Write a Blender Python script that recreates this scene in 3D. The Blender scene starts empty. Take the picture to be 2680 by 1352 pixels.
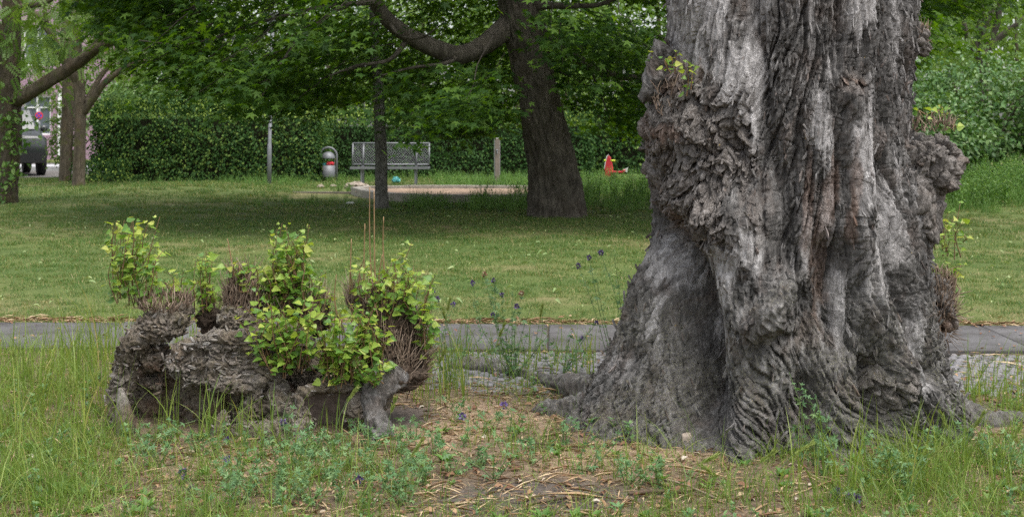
import bpy, bmesh, math, random
import numpy as np
from mathutils import Vector, Matrix

R = math.radians
rng = np.random.default_rng(7)
random.seed(7)

# ------------------------------------------------------------------ camera, sky, sun, exposure
scene = bpy.context.scene
C = scene.collection
F, HOR, EYE = 3500.0, 341.0, 1.4           # focal length in photo pixels, horizon row, eye height
cam_d = bpy.data.cameras.new('camera')
cam = bpy.data.objects.new('camera', cam_d); C.objects.link(cam); scene.camera = cam
cam.location = (0, 0, EYE); cam.rotation_euler = (R(90), 0, 0)
cam_d.sensor_width = 36.0; cam_d.lens = F / 2680 * 36
cam_d.shift_y = -(676 - HOR) / 2680
cam_d.clip_start = 0.05; cam_d.clip_end = 3000
cam_d.dof.use_dof = True; cam_d.dof.focus_distance = 6.0; cam_d.dof.aperture_fstop = 9.0

SUN_EL, SUN_AZ = R(67), R(138)             # azimuth from +Y clockwise: high sun behind the camera on the right, veiled by cloud
world = bpy.data.worlds.new('World'); scene.world = world; world.use_nodes = True
wn = world.node_tree; bg = wn.nodes['Background']
sky = wn.nodes.new('ShaderNodeTexSky'); sky.sky_type = 'NISHITA'; sky.sun_disc = False
sky.sun_elevation = SUN_EL; sky.sun_rotation = SUN_AZ
sky.air_density = 1.0; sky.dust_density = 3.5; sky.ozone_density = 1.0
hs = wn.nodes.new('ShaderNodeHueSaturation'); hs.inputs['Saturation'].default_value = .30        # veiled sky: nearly white cloud light
wn.links.new(sky.outputs[0], hs.inputs['Color']); wn.links.new(hs.outputs[0], bg.inputs[0]); bg.inputs[1].default_value = 0.15
sl = bpy.data.lights.new('sun', 'SUN'); sl.energy = 1.5; sl.angle = R(45); sl.color = (1, .965, .90)
so = bpy.data.objects.new('sun', sl); C.objects.link(so)
sd = Vector((math.sin(SUN_AZ) * math.cos(SUN_EL), math.cos(SUN_AZ) * math.cos(SUN_EL), math.sin(SUN_EL)))
so.rotation_euler = sd.to_track_quat('Z', 'Y').to_euler(); so.location = (0, 0, 30)
vs = scene.view_settings
vs.view_transform = 'Standard'; vs.look = 'None'; vs.gamma = 1.0; vs.use_curve_mapping = False
vs.exposure = 1.12
scene.cycles.use_denoising = False
scene.cycles.max_bounces = 6; scene.cycles.transparent_max_bounces = 4
scene.cycles.diffuse_bounces = 3; scene.cycles.glossy_bounces = 2; scene.cycles.transmission_bounces = 3

# ------------------------------------------------------------------ helpers: places
K = 2680 / 2576.0                           # the photograph was measured on a 2576 wide print
def at(px, py, d):
    """measured spot of the print, at depth d -> world"""
    return np.array([(px * K - 1340) / F * d, d, EYE - (py * K - HOR) / F * d])
def gx(px, d): return (px * K - 1340) / F * d
def gz(py, d): return EYE - (py * K - HOR) / F * d
def gd(py, z=0.0): return F * (EYE - z) / (py * K - HOR)

# ------------------------------------------------------------------ helpers: noise
_perm = np.random.default_rng(3).permutation(256).astype(np.int32)
_perm = np.concatenate([_perm, _perm, _perm])
_gr = np.random.default_rng(4).normal(size=(256, 3)); _gr /= np.linalg.norm(_gr, axis=1)[:, None]
def pn(p, seed=0):
    p = np.asarray(p, float) + seed * 17.31
    i = np.floor(p).astype(np.int64); f = p - i
    u = f * f * f * (f * (f * 6 - 15) + 10)
    i = (i & 255).astype(np.int32)
    out = 0
    for dx in (0, 1):
        wx = u[:, 0] if dx else 1 - u[:, 0]
        for dy in (0, 1):
            wy = u[:, 1] if dy else 1 - u[:, 1]
            for dz in (0, 1):
                wz = u[:, 2] if dz else 1 - u[:, 2]
                h = _perm[_perm[_perm[(i[:, 0] + dx) & 255] + ((i[:, 1] + dy) & 255)] + ((i[:, 2] + dz) & 255)] & 255
                g = _gr[h]
                out = out + wx * wy * wz * (g[:, 0] * (f[:, 0] - dx) + g[:, 1] * (f[:, 1] - dy) + g[:, 2] * (f[:, 2] - dz))
    return out * 1.6
def fbm(p, o=3, seed=0):
    s = 0; a = 1; t = 0
    for k in range(o):
        s = s + a * pn(p * 2 ** k, seed + k); t += a; a *= .5
    return s / t
def ridged(p, o=3, seed=0):
    s = 0; a = 1; t = 0
    for k in range(o):
        s = s + a * (1 - np.abs(pn(p * 2 ** k, seed + k)) * 2.2); t += a; a *= .5
    return s / t
def worley2(u, v, seed=0):
    iu = np.floor(u).astype(np.int64); iv = np.floor(v).astype(np.int64)
    f1 = np.full(u.shape, 9.0); f2 = f1.copy(); idv = np.zeros(u.shape)
    for a in (-1, 0, 1):
        for b in (-1, 0, 1):
            cu, cv = iu + a, iv + b
            h = _perm[_perm[(cu + seed * 7) & 255] + (cv & 255)]
            h2 = _perm[h + 91]
            d = np.hypot(cu + h / 256.0 - u, cv + h2 / 256.0 - v)
            m = d < f1
            f2 = np.where(m, f1, np.minimum(f2, d)); f1 = np.where(m, d, f1); idv = np.where(m, h / 256.0, idv)
    return f1, f2, idv
def sstep(a, b, x):
    t = np.clip((x - a) / (b - a), 0, 1); return t * t * (3 - 2 * t)

# ------------------------------------------------------------------ helpers: meshes and objects
def mesh_from(name, V, Fs, attrs=None, smooth=True):
    V = np.asarray(V, np.float32)
    if not isinstance(Fs, (list, tuple)): Fs = [Fs]
    Fs = [np.asarray(f, np.int32) for f in Fs if len(f)]
    me = bpy.data.meshes.new(name)
    me.vertices.add(len(V)); me.vertices.foreach_set('co', V.ravel())
    nl = sum(f.size for f in Fs); npoly = sum(len(f) for f in Fs)
    me.loops.add(nl); me.polygons.add(npoly)
    me.loops.foreach_set('vertex_index', np.concatenate([f.ravel() for f in Fs]))
    tot = np.concatenate([np.full(len(f), f.shape[1], np.int32) for f in Fs])
    st = np.concatenate([[0], np.cumsum(tot)[:-1]]).astype(np.int32)
    me.polygons.foreach_set('loop_start', st); me.polygons.foreach_set('loop_total', tot)
    me.polygons.foreach_set('use_smooth', np.full(npoly, smooth))
    if attrs:
        for k, v in attrs.items():
            a = me.attributes.new(k, 'FLOAT', 'POINT'); a.data.foreach_set('value', np.asarray(v, np.float32))
    me.update(calc_edges=True); me.validate()
    return me
def obj(name, me, mat=None, parent=None, kind=None, label=None, cat=None, group=None):
    o = bpy.data.objects.new(name, me); C.objects.link(o)
    if mat is not None and me is not None and not len(me.materials): me.materials.append(mat)
    if parent is not None: o.parent = parent
    if kind: o['kind'] = kind
    if label: o['label'] = label
    if cat: o['category'] = cat
    if group: o['group'] = group
    return o
def thing(name, label, cat, loc=(0, 0, 0), group=None):
    o = obj(name, None, label=label, cat=cat, group=group); o.location = loc
    o.empty_display_size = .1
    return o
def local(V, root):
    return np.asarray(V) - np.array(root.location)
class Acc:
    """collects vertex and face blocks into one mesh"""
    def __init__(s): s.V = []; s.F = {}; s.A = {}; s.n = 0
    def add(s, V, Fs, **attrs):
        V = np.asarray(V, float)
        for f in (Fs if isinstance(Fs, list) else [Fs]):
            f = np.asarray(f)
            if len(f): s.F.setdefault(f.shape[1], []).append(f + s.n)
        s.V.append(V); s.n += len(V)
        for k, v in attrs.items():
            s.A.setdefault(k, []).append(np.broadcast_to(np.asarray(v, float), (len(V),)))
    def mesh(s, name, smooth=True, root=None):
        V = np.concatenate(s.V)
        if root is not None: V = local(V, root)
        return mesh_from(name, V, [np.concatenate(f) for f in s.F.values()],
                         {k: np.concatenate(v) for k, v in s.A.items()}, smooth)
def norm(v):
    return v / np.maximum(np.linalg.norm(v, axis=-1, keepdims=True), 1e-9)
def box(x0, x1, y0, y1, z0, z1):
    V = np.array([[x, y, z] for z in (z0, z1) for y in (y0, y1) for x in (x0, x1)], float)
    Fq = np.array([[0, 2, 3, 1], [4, 5, 7, 6], [0, 1, 5, 4], [2, 6, 7, 3], [0, 4, 6, 2], [1, 3, 7, 5]])
    return V, Fq
def smooth_path(pts, n):
    pts = np.asarray(pts, float); m = len(pts)
    if m == 2: return pts[0] + (pts[1] - pts[0]) * np.linspace(0, 1, n)[:, None]
    P = np.vstack([2 * pts[0] - pts[1], pts, 2 * pts[-1] - pts[-2]])
    out = []
    for t in np.linspace(0, m - 1 - 1e-6, n):
        k = int(t); f = t - k; a, b, c, d = P[k], P[k + 1], P[k + 2], P[k + 3]
        out.append(.5 * ((2 * b) + (c - a) * f + (2 * a - 5 * b + 4 * c - d) * f * f + (3 * b - a - 3 * c + d) * f ** 3))
    return np.array(out)
def tube(path, rad, sides=8, cap=True):
    path = np.asarray(path, float); n = len(path)
    rad = np.broadcast_to(np.asarray(rad, float), (n,))
    T = norm(np.gradient(path, axis=0))
    up = np.array([0, 0, 1.0]) if abs(T[0, 2]) < .9 else np.array([1.0, 0, 0])
    N = np.zeros_like(path); v = norm(np.cross(up, T[0]))
    for i in range(n):
        v = v - T[i] * np.dot(v, T[i]); v = v / max(np.linalg.norm(v), 1e-9); N[i] = v
    B = np.cross(T, N)
    a = np.linspace(0, 2 * np.pi, sides, endpoint=False)
    V = path[:, None] + rad[:, None, None] * (np.cos(a)[None, :, None] * N[:, None] + np.sin(a)[None, :, None] * B[:, None])
    i = np.arange(n - 1)[:, None] * sides; j = np.arange(sides)[None]; j2 = (j + 1) % sides
    Q = np.stack([i + j, i + j2, i + sides + j2, i + sides + j], -1).reshape(-1, 4)
    V = V.reshape(-1, 3); Fs = [Q]
    if cap:
        c0 = len(V); V = np.vstack([V, path[:1], path[-1:]])
        jj = np.arange(sides); k2 = (jj + 1) % sides
        Fs.append(np.vstack([np.stack([k2, jj, np.full(sides, c0)], -1),
                             np.stack([(n - 1) * sides + jj, (n - 1) * sides + k2, np.full(sides, c0 + 1)], -1)]))
    return V, Fs
def limb(path, r, n=60, sides=28, amp=.10, freq=9.0, seed=0, flare=0.0, stretch=4.0, fine=0.0):
    """tapered branch or trunk with furrowed bark; path spots with a radius each"""
    P = smooth_path(path, n); r = np.interp(np.linspace(0, 1, n), np.linspace(0, 1, len(r)), r)
    if flare:
        s = np.linspace(0, 1, n); r = r * (1 + flare * np.exp(-s * 14))
    V, Fs = tube(P, r, sides)
    m = n * sides
    ang = np.tile(np.linspace(0, 2 * np.pi, sides, endpoint=False), n)
    L = np.concatenate([[0], np.cumsum(np.linalg.norm(np.diff(P, axis=0), axis=1))]); s = np.repeat(L, sides)
    rr = np.repeat(r, sides); mean = r.mean()
    q = np.stack([np.cos(ang) * mean * freq, np.sin(ang) * mean * freq, s * freq / stretch], -1)
    big = np.stack([np.cos(ang) * .8, np.sin(ang) * .8, s * 1.3], -1)
    d = amp * rr * (ridged(q, 2, seed) - .35) + rr * .16 * pn(big, seed + 5)
    if fine:
        w = V[:m] * np.array([26, 26, 11.0]); w = w + .8 * np.stack([pn(w * .5, seed + 8), pn(w * .5, seed + 9), pn(w * .5, seed + 10)], -1)
        d += fine * (ridged(w, 3, seed + 11) - .4) + fine * 1.2 * (ridged(V[:m] * np.array([9, 9, 5.0]), 2, seed + 15) - .4)
    if flare:
        d += rr * flare * .35 * np.exp(-s / (L[-1] * .06)) * np.cos(ang * 5 + seed)
    ctr = np.repeat(P, sides, axis=0)
    V[:m] += norm(V[:m] - ctr) * d[:, None]
    return V, Fs

# leaf outlines: x along the leaf, y across, z lift; unit length
def fan(out, c=None):
    out = np.array(out, float); n = len(out)
    return out, np.array([[0, i, i + 1] for i in range(1, n - 1)])
T_DIAMOND = (np.array([[0, 0, 0], [.45, .32, .06], [1, 0, -.06], [.45, -.32, .06]]), np.array([[0, 2, 1], [0, 3, 2]]))
T_OVATE = (np.array([[0, 0, 0], [.22, .27, .05], [.55, .27, .06], [1, 0, -.10], [.55, -.27, .06], [.22, -.27, .05], [.5, 0, 0]]),
           np.array([[0, 6, 1], [1, 6, 2], [2, 6, 3], [3, 6, 4], [4, 6, 5], [5, 6, 0]]))
T_POPLAR = (np.array([[0, 0, 0], [.02, .30, .06], [.20, .47, .10], [.50, .33, .07], [.78, .13, .02], [1.05, 0, -.08], [.78, -.13, .02],
                      [.50, -.33, .07], [.20, -.47, .10], [.02, -.30, .06], [.42, 0, -.01]]),
            np.array([[10, (i + 1) % 10, i] for i in range(10)]))
def _maple():
    V = [[.30, 0, 0]]; Fc = []
    lob = [(-2.15, .50), (-1.05, .74), (0, .80), (1.05, .74), (2.15, .50)]
    ring = []
    for a, L in lob:
        for da, l in ((-.26, .62), (0, 1.0), (.26, .62)):
            ring.append([.30 + math.cos(a + da) * L * l, math.sin(a + da) * L * l, -.10 * L * l * l + (.05 if da else 0)])
        ring.append([.30 + math.cos(a + .52) * L * .38, math.sin(a + .52) * L * .38, .02])
    V += ring; n = len(ring)
    Fc = [[0, i + 1, (i + 1) % n + 1] for i in range(n)]
    return np.array(V), np.array(Fc)
T_MAPLE = _maple()
def _pinnate(k=6):
    A = Acc()
    for i in range(k):
        for s in (-1, 1):
            x = .12 + .8 * i / k; v = T_DIAMOND[0] * .30
            w = np.stack([x + v[:, 0] * .35 - 0 * v[:, 1] + v[:, 1] * .8, s * (v[:, 0] * .95), v[:, 2] - .04 * i * .3], -1)
            A.add(w, T_DIAMOND[1])
    v = T_DIAMOND[0] * .28; v = v + np.array([.9, 0, -.1]); A.add(v, T_DIAMOND[1])
    return np.concatenate(A.V), np.concatenate(A.F[3])
T_PINNATE = _pinnate()
def _trifol():
    A = Acc()
    for a in (-1.0, 0, 1.0):
        v = T_OVATE[0] * np.array([.66, .36, .6])
        A.add(np.stack([.32 + v[:, 0] * math.cos(a) - v[:, 1] * math.sin(a), v[:, 0] * math.sin(a) + v[:, 1] * math.cos(a), v[:, 2]], -1), T_OVATE[1])
    A.add(np.array([[0, .012, 0], [0, -.012, 0], [.33, 0, 0]]), np.array([[0, 1, 2]]))
    return np.concatenate(A.V), np.concatenate(A.F[3])
T_TRIFOL = _trifol()
def leaves(P, T, N, size, tpl, rnd=None):
    """one template per spot: P base, T tip direction, N face direction"""
    P = np.asarray(P, float); n = len(P); tv, tf = tpl; k = len(tv)
    T = norm(np.asarray(T, float)); N = np.asarray(N, float); N = norm(N - T * (N * T).sum(1)[:, None]); B = np.cross(N, T)
    s = np.broadcast_to(np.asarray(size, float), (n,))[:, None, None]
    V = P[:, None] + s * (tv[None, :, 0:1] * T[:, None] + tv[None, :, 1:2] * B[:, None] + tv[None, :, 2:3] * N[:, None])
    Fc = (tf[None] + (np.arange(n) * k)[:, None, None]).reshape(-1, tf.shape[1])
    if rnd is None: rnd = rng.random(n)
    return V.reshape(-1, 3), Fc, np.repeat(rnd, k)
def rdir(n, up=0.0):
    v = norm(rng.normal(size=(n, 3))); v[:, 2] += up; return norm(v)
def blades(P, h, w, az, bend, segs=3, rnd=None):
    """grass blades rooted at P"""
    n = len(P); t = np.linspace(0, 1, segs + 1)
    D = np.stack([np.cos(az), np.sin(az), np.zeros(n)], -1); S = np.stack([-np.sin(az), np.cos(az), np.zeros(n)], -1)
    tw = rng.random(n) * 2 * np.pi; S = norm(S * np.cos(tw)[:, None] + D * np.sin(tw)[:, None])
    out = []
    for k, tt in enumerate(t):
        c = P + D * (h * bend * tt ** 2)[:, None] + np.array([0, 0, 1.0]) * (h * (tt - .35 * np.minimum(bend, 1.4) * tt ** 2.2))[:, None]
        ww = (w * (1 - tt) ** .7 * .5)[:, None]
        if k < segs: out += [c - S * ww, c + S * ww]
        else: out += [c]
    V = np.stack(out, 1); m = V.shape[1]
    f = []
    for k in range(segs - 1):
        a = 2 * k; f += [[a, a + 1, a + 3], [a, a + 3, a + 2]]
    a = 2 * (segs - 1); f += [[a, a + 1, a + 2]]
    f = np.array(f); Fc = (f[None] + (np.arange(n) * m)[:, None, None]).reshape(-1, 3)
    if rnd is None: rnd = rng.random(n)
    return V.reshape(-1, 3), Fc, np.repeat(rnd, m)
def twigs(P, D, L, r, bend=.25, sides=3):
    """many short tapered twigs"""
    n = len(P); D = norm(D); X = rdir(n); X = norm(X - D * (X * D).sum(1)[:, None]); Y = np.cross(D, X)
    bd = rdir(n); out = []
    for k, (t, rr) in enumerate(((0, 1.0), (.5, .8), (1, .35))):
        c = P + D * (L * t)[:, None] + bd * (L * bend * t * t)[:, None]
        for j in range(sides):
            a = 2 * math.pi * j / sides
            out.append(c + (X * math.cos(a) + Y * math.sin(a)) * (r * rr)[:, None])
    V = np.stack(out, 1); m = 3 * sides; f = []
    for k in range(2):
        for j in range(sides):
            a, b = k * sides + j, k * sides + (j + 1) % sides
            f += [[a, b, b + sides, a + sides]]
    f = np.array(f); Fq = (f[None] + (np.arange(n) * m)[:, None, None]).reshape(-1, 4)
    t = np.array([[2 * sides, 2 * sides + 1, 2 * sides + 2]]); Ft = (t[None] + (np.arange(n) * m)[:, None, None]).reshape(-1, 3)
    return V.reshape(-1, 3), [Fq, Ft] if sides == 3 else [Fq], np.repeat(rng.random(n), m)

# ------------------------------------------------------------------ materials
def new_mat(name):
    m = bpy.data.materials.new(name); m.use_nodes = True; nt = m.node_tree
    return m, nt, nt.nodes, nt.links, nt.nodes['Principled BSDF']
def rampn(nt, stops, fac=None):
    r = nt.nodes.new('ShaderNodeValToRGB'); e = r.color_ramp.elements
    while len(e) < len(stops): e.new(.5)
    for k, (p, c) in enumerate(stops): e[k].position = p; e[k].color = (*c, 1)
    if fac is not None: nt.links.new(fac, r.inputs[0])
    return r
def noise_n(nt, scale, detail=4, rough=.6, vec=None, dist=0.0):
    n = nt.nodes.new('ShaderNodeTexNoise'); n.inputs['Scale'].default_value = scale; n.inputs['Detail'].default_value = detail
    n.inputs['Roughness'].default_value = rough; n.inputs['Distortion'].default_value = dist
    if vec is not None: nt.links.new(vec, n.inputs['Vector'])
    return n
def mapping(nt, scale, coord='Object'):
    tc = nt.nodes.new('ShaderNodeTexCoord'); mp = nt.nodes.new('ShaderNodeMapping'); mp.inputs['Scale'].default_value = scale
    nt.links.new(tc.outputs[coord], mp.inputs['Vector']); return mp.outputs[0]
def mixc(nt, a, b, fac, mode='MIX'):
    m = nt.nodes.new('ShaderNodeMix'); m.data_type = 'RGBA'; m.blend_type = mode
    for s, v in ((6, a), (7, b)):
        if isinstance(v, tuple): m.inputs[s].default_value = (*v, 1)
        else: nt.links.new(v, m.inputs[s])
    if isinstance(fac, (int, float)): m.inputs[0].default_value = fac
    else: nt.links.new(fac, m.inputs[0])
    return m.outputs[2]
def attr(nt, name):
    a = nt.nodes.new('ShaderNodeAttribute'); a.attribute_name = name; return a.outputs['Fac']
def mathn(nt, op, a, b=None, clamp=False):
    m = nt.nodes.new('ShaderNodeMath'); m.operation = op; m.use_clamp = clamp
    for k, v in enumerate((a, b)):
        if v is None: continue
        if isinstance(v, (int, float)): m.inputs[k].default_value = v
        else: nt.links.new(v, m.inputs[k])
    return m.outputs[0]
def bumpn(nt, h, strength, dist, normal=None):
    b = nt.nodes.new('ShaderNodeBump'); b.inputs['Strength'].default_value = strength; b.inputs['Distance'].default_value = dist
    nt.links.new(h, b.inputs['Height'])
    if normal is not None: nt.links.new(normal, b.inputs['Normal'])
    return b.outputs[0]
def foliage(name, stops, trans=.3, rough=.45, tcol=(1.25, 1.25, .55), spec=.35):
    m, nt, nd, ln, bs = new_mat(name)
    oi = nd.new('ShaderNodeObjectInfo')
    f = mathn(nt, 'FRACT', mathn(nt, 'ADD', attr(nt, 'rnd'), mathn(nt, 'MULTIPLY', oi.outputs['Random'], .35)))
    r = rampn(nt, stops, f)
    ln.new(r.outputs[0], bs.inputs['Base Color']); bs.inputs['Roughness'].default_value = rough
    bs.inputs['Specular IOR Level'].default_value = spec
    tr = nd.new('ShaderNodeBsdfTranslucent'); ln.new(mixc(nt, r.outputs[0], tcol, 1.0, 'MULTIPLY'), tr.inputs[0])
    mx = nd.new('ShaderNodeMixShader'); mx.inputs[0].default_value = trans
    ln.new(bs.outputs[0], mx.inputs[1]); ln.new(tr.outputs[0], mx.inputs[2])
    ln.new(mx.outputs[0], nd['Material Output'].inputs[0])
    return m
def plain(name, col, rough=.6, metal=0.0, var=.25, scale=30, bump=.0, spec=.4):
    m, nt, nd, ln, bs = new_mat(name)
    n = noise_n(nt, scale, 5, .65, mapping(nt, (1, 1, 1)))
    lo = tuple(c * (1 - var) for c in col); hi = tuple(min(1, c * (1 + var)) for c in col)
    ln.new(rampn(nt, [(.3, lo), (.7, hi)], n.outputs[0]).outputs[0], bs.inputs['Base Color'])
    bs.inputs['Roughness'].default_value = rough; bs.inputs['Metallic'].default_value = metal; bs.inputs['Specular IOR Level'].default_value = spec
    if bump: ln.new(bumpn(nt, n.outputs[0], bump, .01), bs.inputs['Normal'])
    return m
def bark(name, dark, light, warm, scale=1.0, stretch=.22, bump=.8, moss=None):
    m, nt, nd, ln, bs = new_mat(name)
    v1 = mapping(nt, (scale, scale, scale * stretch)); v2 = mapping(nt, (scale, scale, scale))
    n1 = noise_n(nt, 9, 8, .7, v1, .6); n2 = noise_n(nt, 34, 6, .7, v1, .3); n3 = noise_n(nt, 2.2, 4, .6, v2)
    c = rampn(nt, [(.32, dark), (.52, tuple((a + b) / 2 for a, b in zip(dark, light))), (.70, light)], n1.outputs[0]).outputs[0]
    c = mixc(nt, c, warm, mathn(nt, 'MULTIPLY', rampn(nt, [(.5, (0, 0, 0)), (.7, (1, 1, 1))], n3.outputs[0]).outputs[0], .55))
    c = mixc(nt, c, rampn(nt, [(.3, (.55, .55, .55)), (.7, (1.3, 1.3, 1.3))], n2.outputs[0]).outputs[0], .8, 'MULTIPLY')
    if moss:
        n4 = noise_n(nt, 3.1, 5, .7, v2)
        c = mixc(nt, c, moss, mathn(nt, 'MULTIPLY', rampn(nt, [(.52, (0, 0, 0)), (.66, (1, 1, 1))], n4.outputs[0]).outputs[0], .7))
    ln.new(c, bs.inputs['Base Color']); bs.inputs['Roughness'].default_value = .9; bs.inputs['Specular IOR Level'].default_value = .2
    h = mathn(nt, 'ADD', n1.outputs[0], mathn(nt, 'MULTIPLY', n2.outputs[0], .5))
    ln.new(bumpn(nt, h, bump, .02), bs.inputs['Normal'])
    return m

M = {}
M['maple_leaf'] = foliage('maple_leaf', [(0, (.018, .048, .009)), (.5, (.034, .080, .012)), (1, (.078, .145, .018))], .42, .55, (2.1, 2.0, .35), .18)
M['robinia_leaf'] = foliage('robinia_leaf', [(0, (.075, .145, .028)), (.6, (.11, .195, .038)), (1, (.17, .26, .06))], .42)
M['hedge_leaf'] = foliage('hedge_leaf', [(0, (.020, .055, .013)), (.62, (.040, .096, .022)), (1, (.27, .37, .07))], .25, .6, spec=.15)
M['shrub_leaf'] = foliage('shrub_leaf', [(0, (.042, .105, .028)), (.7, (.080, .165, .042)), (1, (.17, .26, .09))], .25, .38)
M['far_leaf'] = foliage('far_leaf', [(0, (.042, .090, .016)), (.6, (.088, .165, .026)), (1, (.16, .25, .04))], .4)
M['poplar_leaf'] = foliage('poplar_leaf', [(0, (.095, .20, .045)), (.4, (.16, .29, .045)), (.8, (.30, .39, .06)), (1, (.44, .46, .12))], .4, .38)
M['lawn'] = foliage('lawn_blade', [(0, (.036, .100, .016)), (.5, (.068, .148, .025)), (.78, (.155, .195, .050)), (.9, (.28, .24, .10)), (1, (.36, .29, .15))], .3, .5)
M['grass'] = foliage('grass_blade', [(0, (.085, .16, .030)), (.4, (.145, .225, .040)), (.75, (.24, .30, .06)), (.88, (.38, .37, .12)), (1, (.50, .40, .20))], .35, .45)
M['weed'] = foliage('weed_leaf', [(0, (.065, .15, .032)), (.6, (.12, .235, .05)), (1, (.21, .31, .09))], .35, .5)
M['lucerne'] = foliage('lucerne_leaf', [(0, (.07, .155, .060)), (.6, (.11, .215, .085)), (1, (.17, .27, .10))], .3, .5)
M['spike'] = foliage('seed_spike', [(0, (.16, .24, .05)), (1, (.30, .34, .10))], .3, .6)
M['stem'] = plain('green_stem', (.09, .15, .045), .6)
M['redstem'] = plain('red_stem', (.17, .10, .05), .6)
M['twig'] = foliage('dry_twig', [(0, (.085, .060, .044)), (.5, (.165, .118, .086)), (1, (.30, .235, .18))], .0, .9, spec=.15)
M['flower'] = foliage('purple_petal', [(0, (.05, .028, .12)), (.6, (.11, .07, .21)), (1, (.20, .16, .28))], .2, .6)
M['straw'] = foliage('dry_straw', [(0, (.11, .065, .042)), (.3, (.20, .12, .072)), (.65, (.33, .23, .135)), (1, (.52, .42, .28))], .05, .8, spec=.15)
M['deadleaf'] = foliage('dead_leaf', [(0, (.12, .055, .035)), (.5, (.22, .12, .07)), (.85, (.36, .24, .14)), (1, (.45, .40, .33))], .1, .7, spec=.2)
M['maple_bark'] = bark('maple_bark', (.040, .034, .027), (.150, .132, .108), (.060, .045, .030), 1.2, .25, .8)
M['left_bark'] = bark('left_bark', (.045, .036, .026), (.145, .120, .088), (.13, .085, .055), 1.5, .2, .8, (.075, .085, .022))
M['thin_bark'] = bark('thin_bark', (.045, .042, .036), (.24, .235, .21), (.06, .055, .045), 2.2, .6, .6)
M['steel'] = plain('galvanised_steel', (.17, .175, .185), .55, .3, .18, 12)
M['lamp_paint'] = plain('lamp_grey_paint', (.17, .175, .19), .5, .2, .15, 6)
M['bin_paint'] = plain('bin_grey_paint', (.14, .145, .155), .5, .2, .15, 10)
M['pillar'] = plain('pillar_brown', (.16, .13, .11), .7, 0, .25, 8, .2)
M['pillar_side'] = plain('pillar_grey', (.36, .36, .37), .6, 0, .15, 8)
M['concrete'] = plain('concrete', (.30, .275, .24), .9, 0, .25, 9, .3, .2)
M['sand'] = plain('sand', (.30, .215, .155), .95, 0, .25, 5, .5, .1)
M['red'] = plain('red_panel', (.55, .035, .05), .4, 0, .1)
M['lime'] = plain('lime_grip', (.50, .60, .05), .5, 0, .1)
M['white'] = plain('white_paint', (.75, .75, .74), .5, 0, .05)
M['black'] = plain('black_rubber', (.012, .012, .013), .7)
M['car'] = plain('black_car_paint', (.030, .033, .034), .25, 0, .2, 3, 0, .6)
M['carglass'] = plain('car_glass', (.02, .025, .028), .08, 0, .2, 3, 0, .8)
M['carlight'] = plain('car_grey_panel', (.32, .36, .42), .3, 0, .1, 3)
M['pink'] = plain('mauve_render', (.34, .22, .29), .9, 0, .1, 2, .1, .2)
M['windowpane'] = plain('window_glass', (.10, .12, .14), .1, 0, .1, 3, 0, .7)
M['asphalt'] = plain('asphalt', (.13, .12, .115), .95, 0, .25, 20, .4, .2)
M['kerb'] = plain('kerb_stone', (.36, .36, .37), .9, 0, .15, 6, .2, .2)
M['rubble'] = plain('rubble_stone', (.30, .25, .205), .9, 0, .2, 9, .3, .2)
M['cyan'] = plain('cyan_plastic', (.04, .22, .22), .4)
M['blue'] = plain('sign_blue', (.03, .07, .45), .5)

# ------------------------------------------------------------------ ground
def G(x, y):
    x = np.asarray(x, float); y = np.asarray(y, float)
    z = .13 * np.exp(-((x + 7.6) / 2.4) ** 2 - ((y - 30.0) / 4.0) ** 2)          # grassy hump left of the bench
    z = z + .35 * sstep(7.5, 12, x) * sstep(19, 25, y) * (1 - sstep(60, 90, y))   # bank on the right
    p = np.stack([x.ravel() * .8, y.ravel() * .8, np.full(x.size, 3.3)], -1)
    lump = pn(p, 2).reshape(x.shape); fine = pn(p * 6, 3).reshape(x.shape)
    w = sstep(9.9, 11.5, y) * (1 - sstep(60, 90, y))
    fore = 1 - sstep(6.9, 7.3, y + .03 * x - 1.15 * sstep(-.4, -.7, x))
    z = z + lump * (.02 * w + .022 * fore) + fine * .012 * fore + .02 * fore
    # earth worked up round the two stumps
    z = z + .05 * np.exp(-((x + 1.35) / .75) ** 2 - ((y - 6.45) / .45) ** 2) + .04 * np.exp(-((x - 1.2) / .9) ** 2 - ((y - 6.3) / .7) ** 2)
    return z
def axis(lo, hi, step, far, k=1.22):
    a = list(np.arange(lo, hi + 1e-6, step)); s = step
    while a[-1] < far[1]: s *= k; a.append(a[-1] + s)
    s = step; b = []; x = lo
    while x > far[0]: s *= k; x -= s; b.append(x)
    return np.array(b[::-1] + a)
xs = axis(-4.5, 4.5, .055, (-700, 700), 1.17)
ys = np.concatenate([axis(4.0, 9.0, .055, (-40, 9.0), 1.25), axis(9.2, 11, .2, (9.2, 1400), 1.07)[0:]])
ys = np.unique(np.round(ys, 4))
XX, YY = np.meshgrid(xs, ys); ZZ = G(XX, YY)
nx = len(xs); ii, jj = np.meshgrid(np.arange(len(ys) - 1), np.arange(nx - 1), indexing='ij'); a = (ii * nx + jj).ravel()
gp = np.stack([XX.ravel(), YY.ravel(), ZZ.ravel()], -1)
gq = np.stack([a, a + 1, a + nx + 1, a + nx], -1)
X, Y = gp[:, 0], gp[:, 1]
def blobmask(x, y, cx, cy, rx, ry, seed=0):
    nn = pn(np.stack([x * 2.2, y * 2.2, np.zeros_like(x)], -1), seed) * .6
    return sstep(1.25, .55, np.hypot((x - cx) / rx, (y - cy) / ry) + nn)
fore = 1 - sstep(7.0, 7.6, Y + .03 * X - 1.15 * sstep(-.4, -.7, X))
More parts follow.
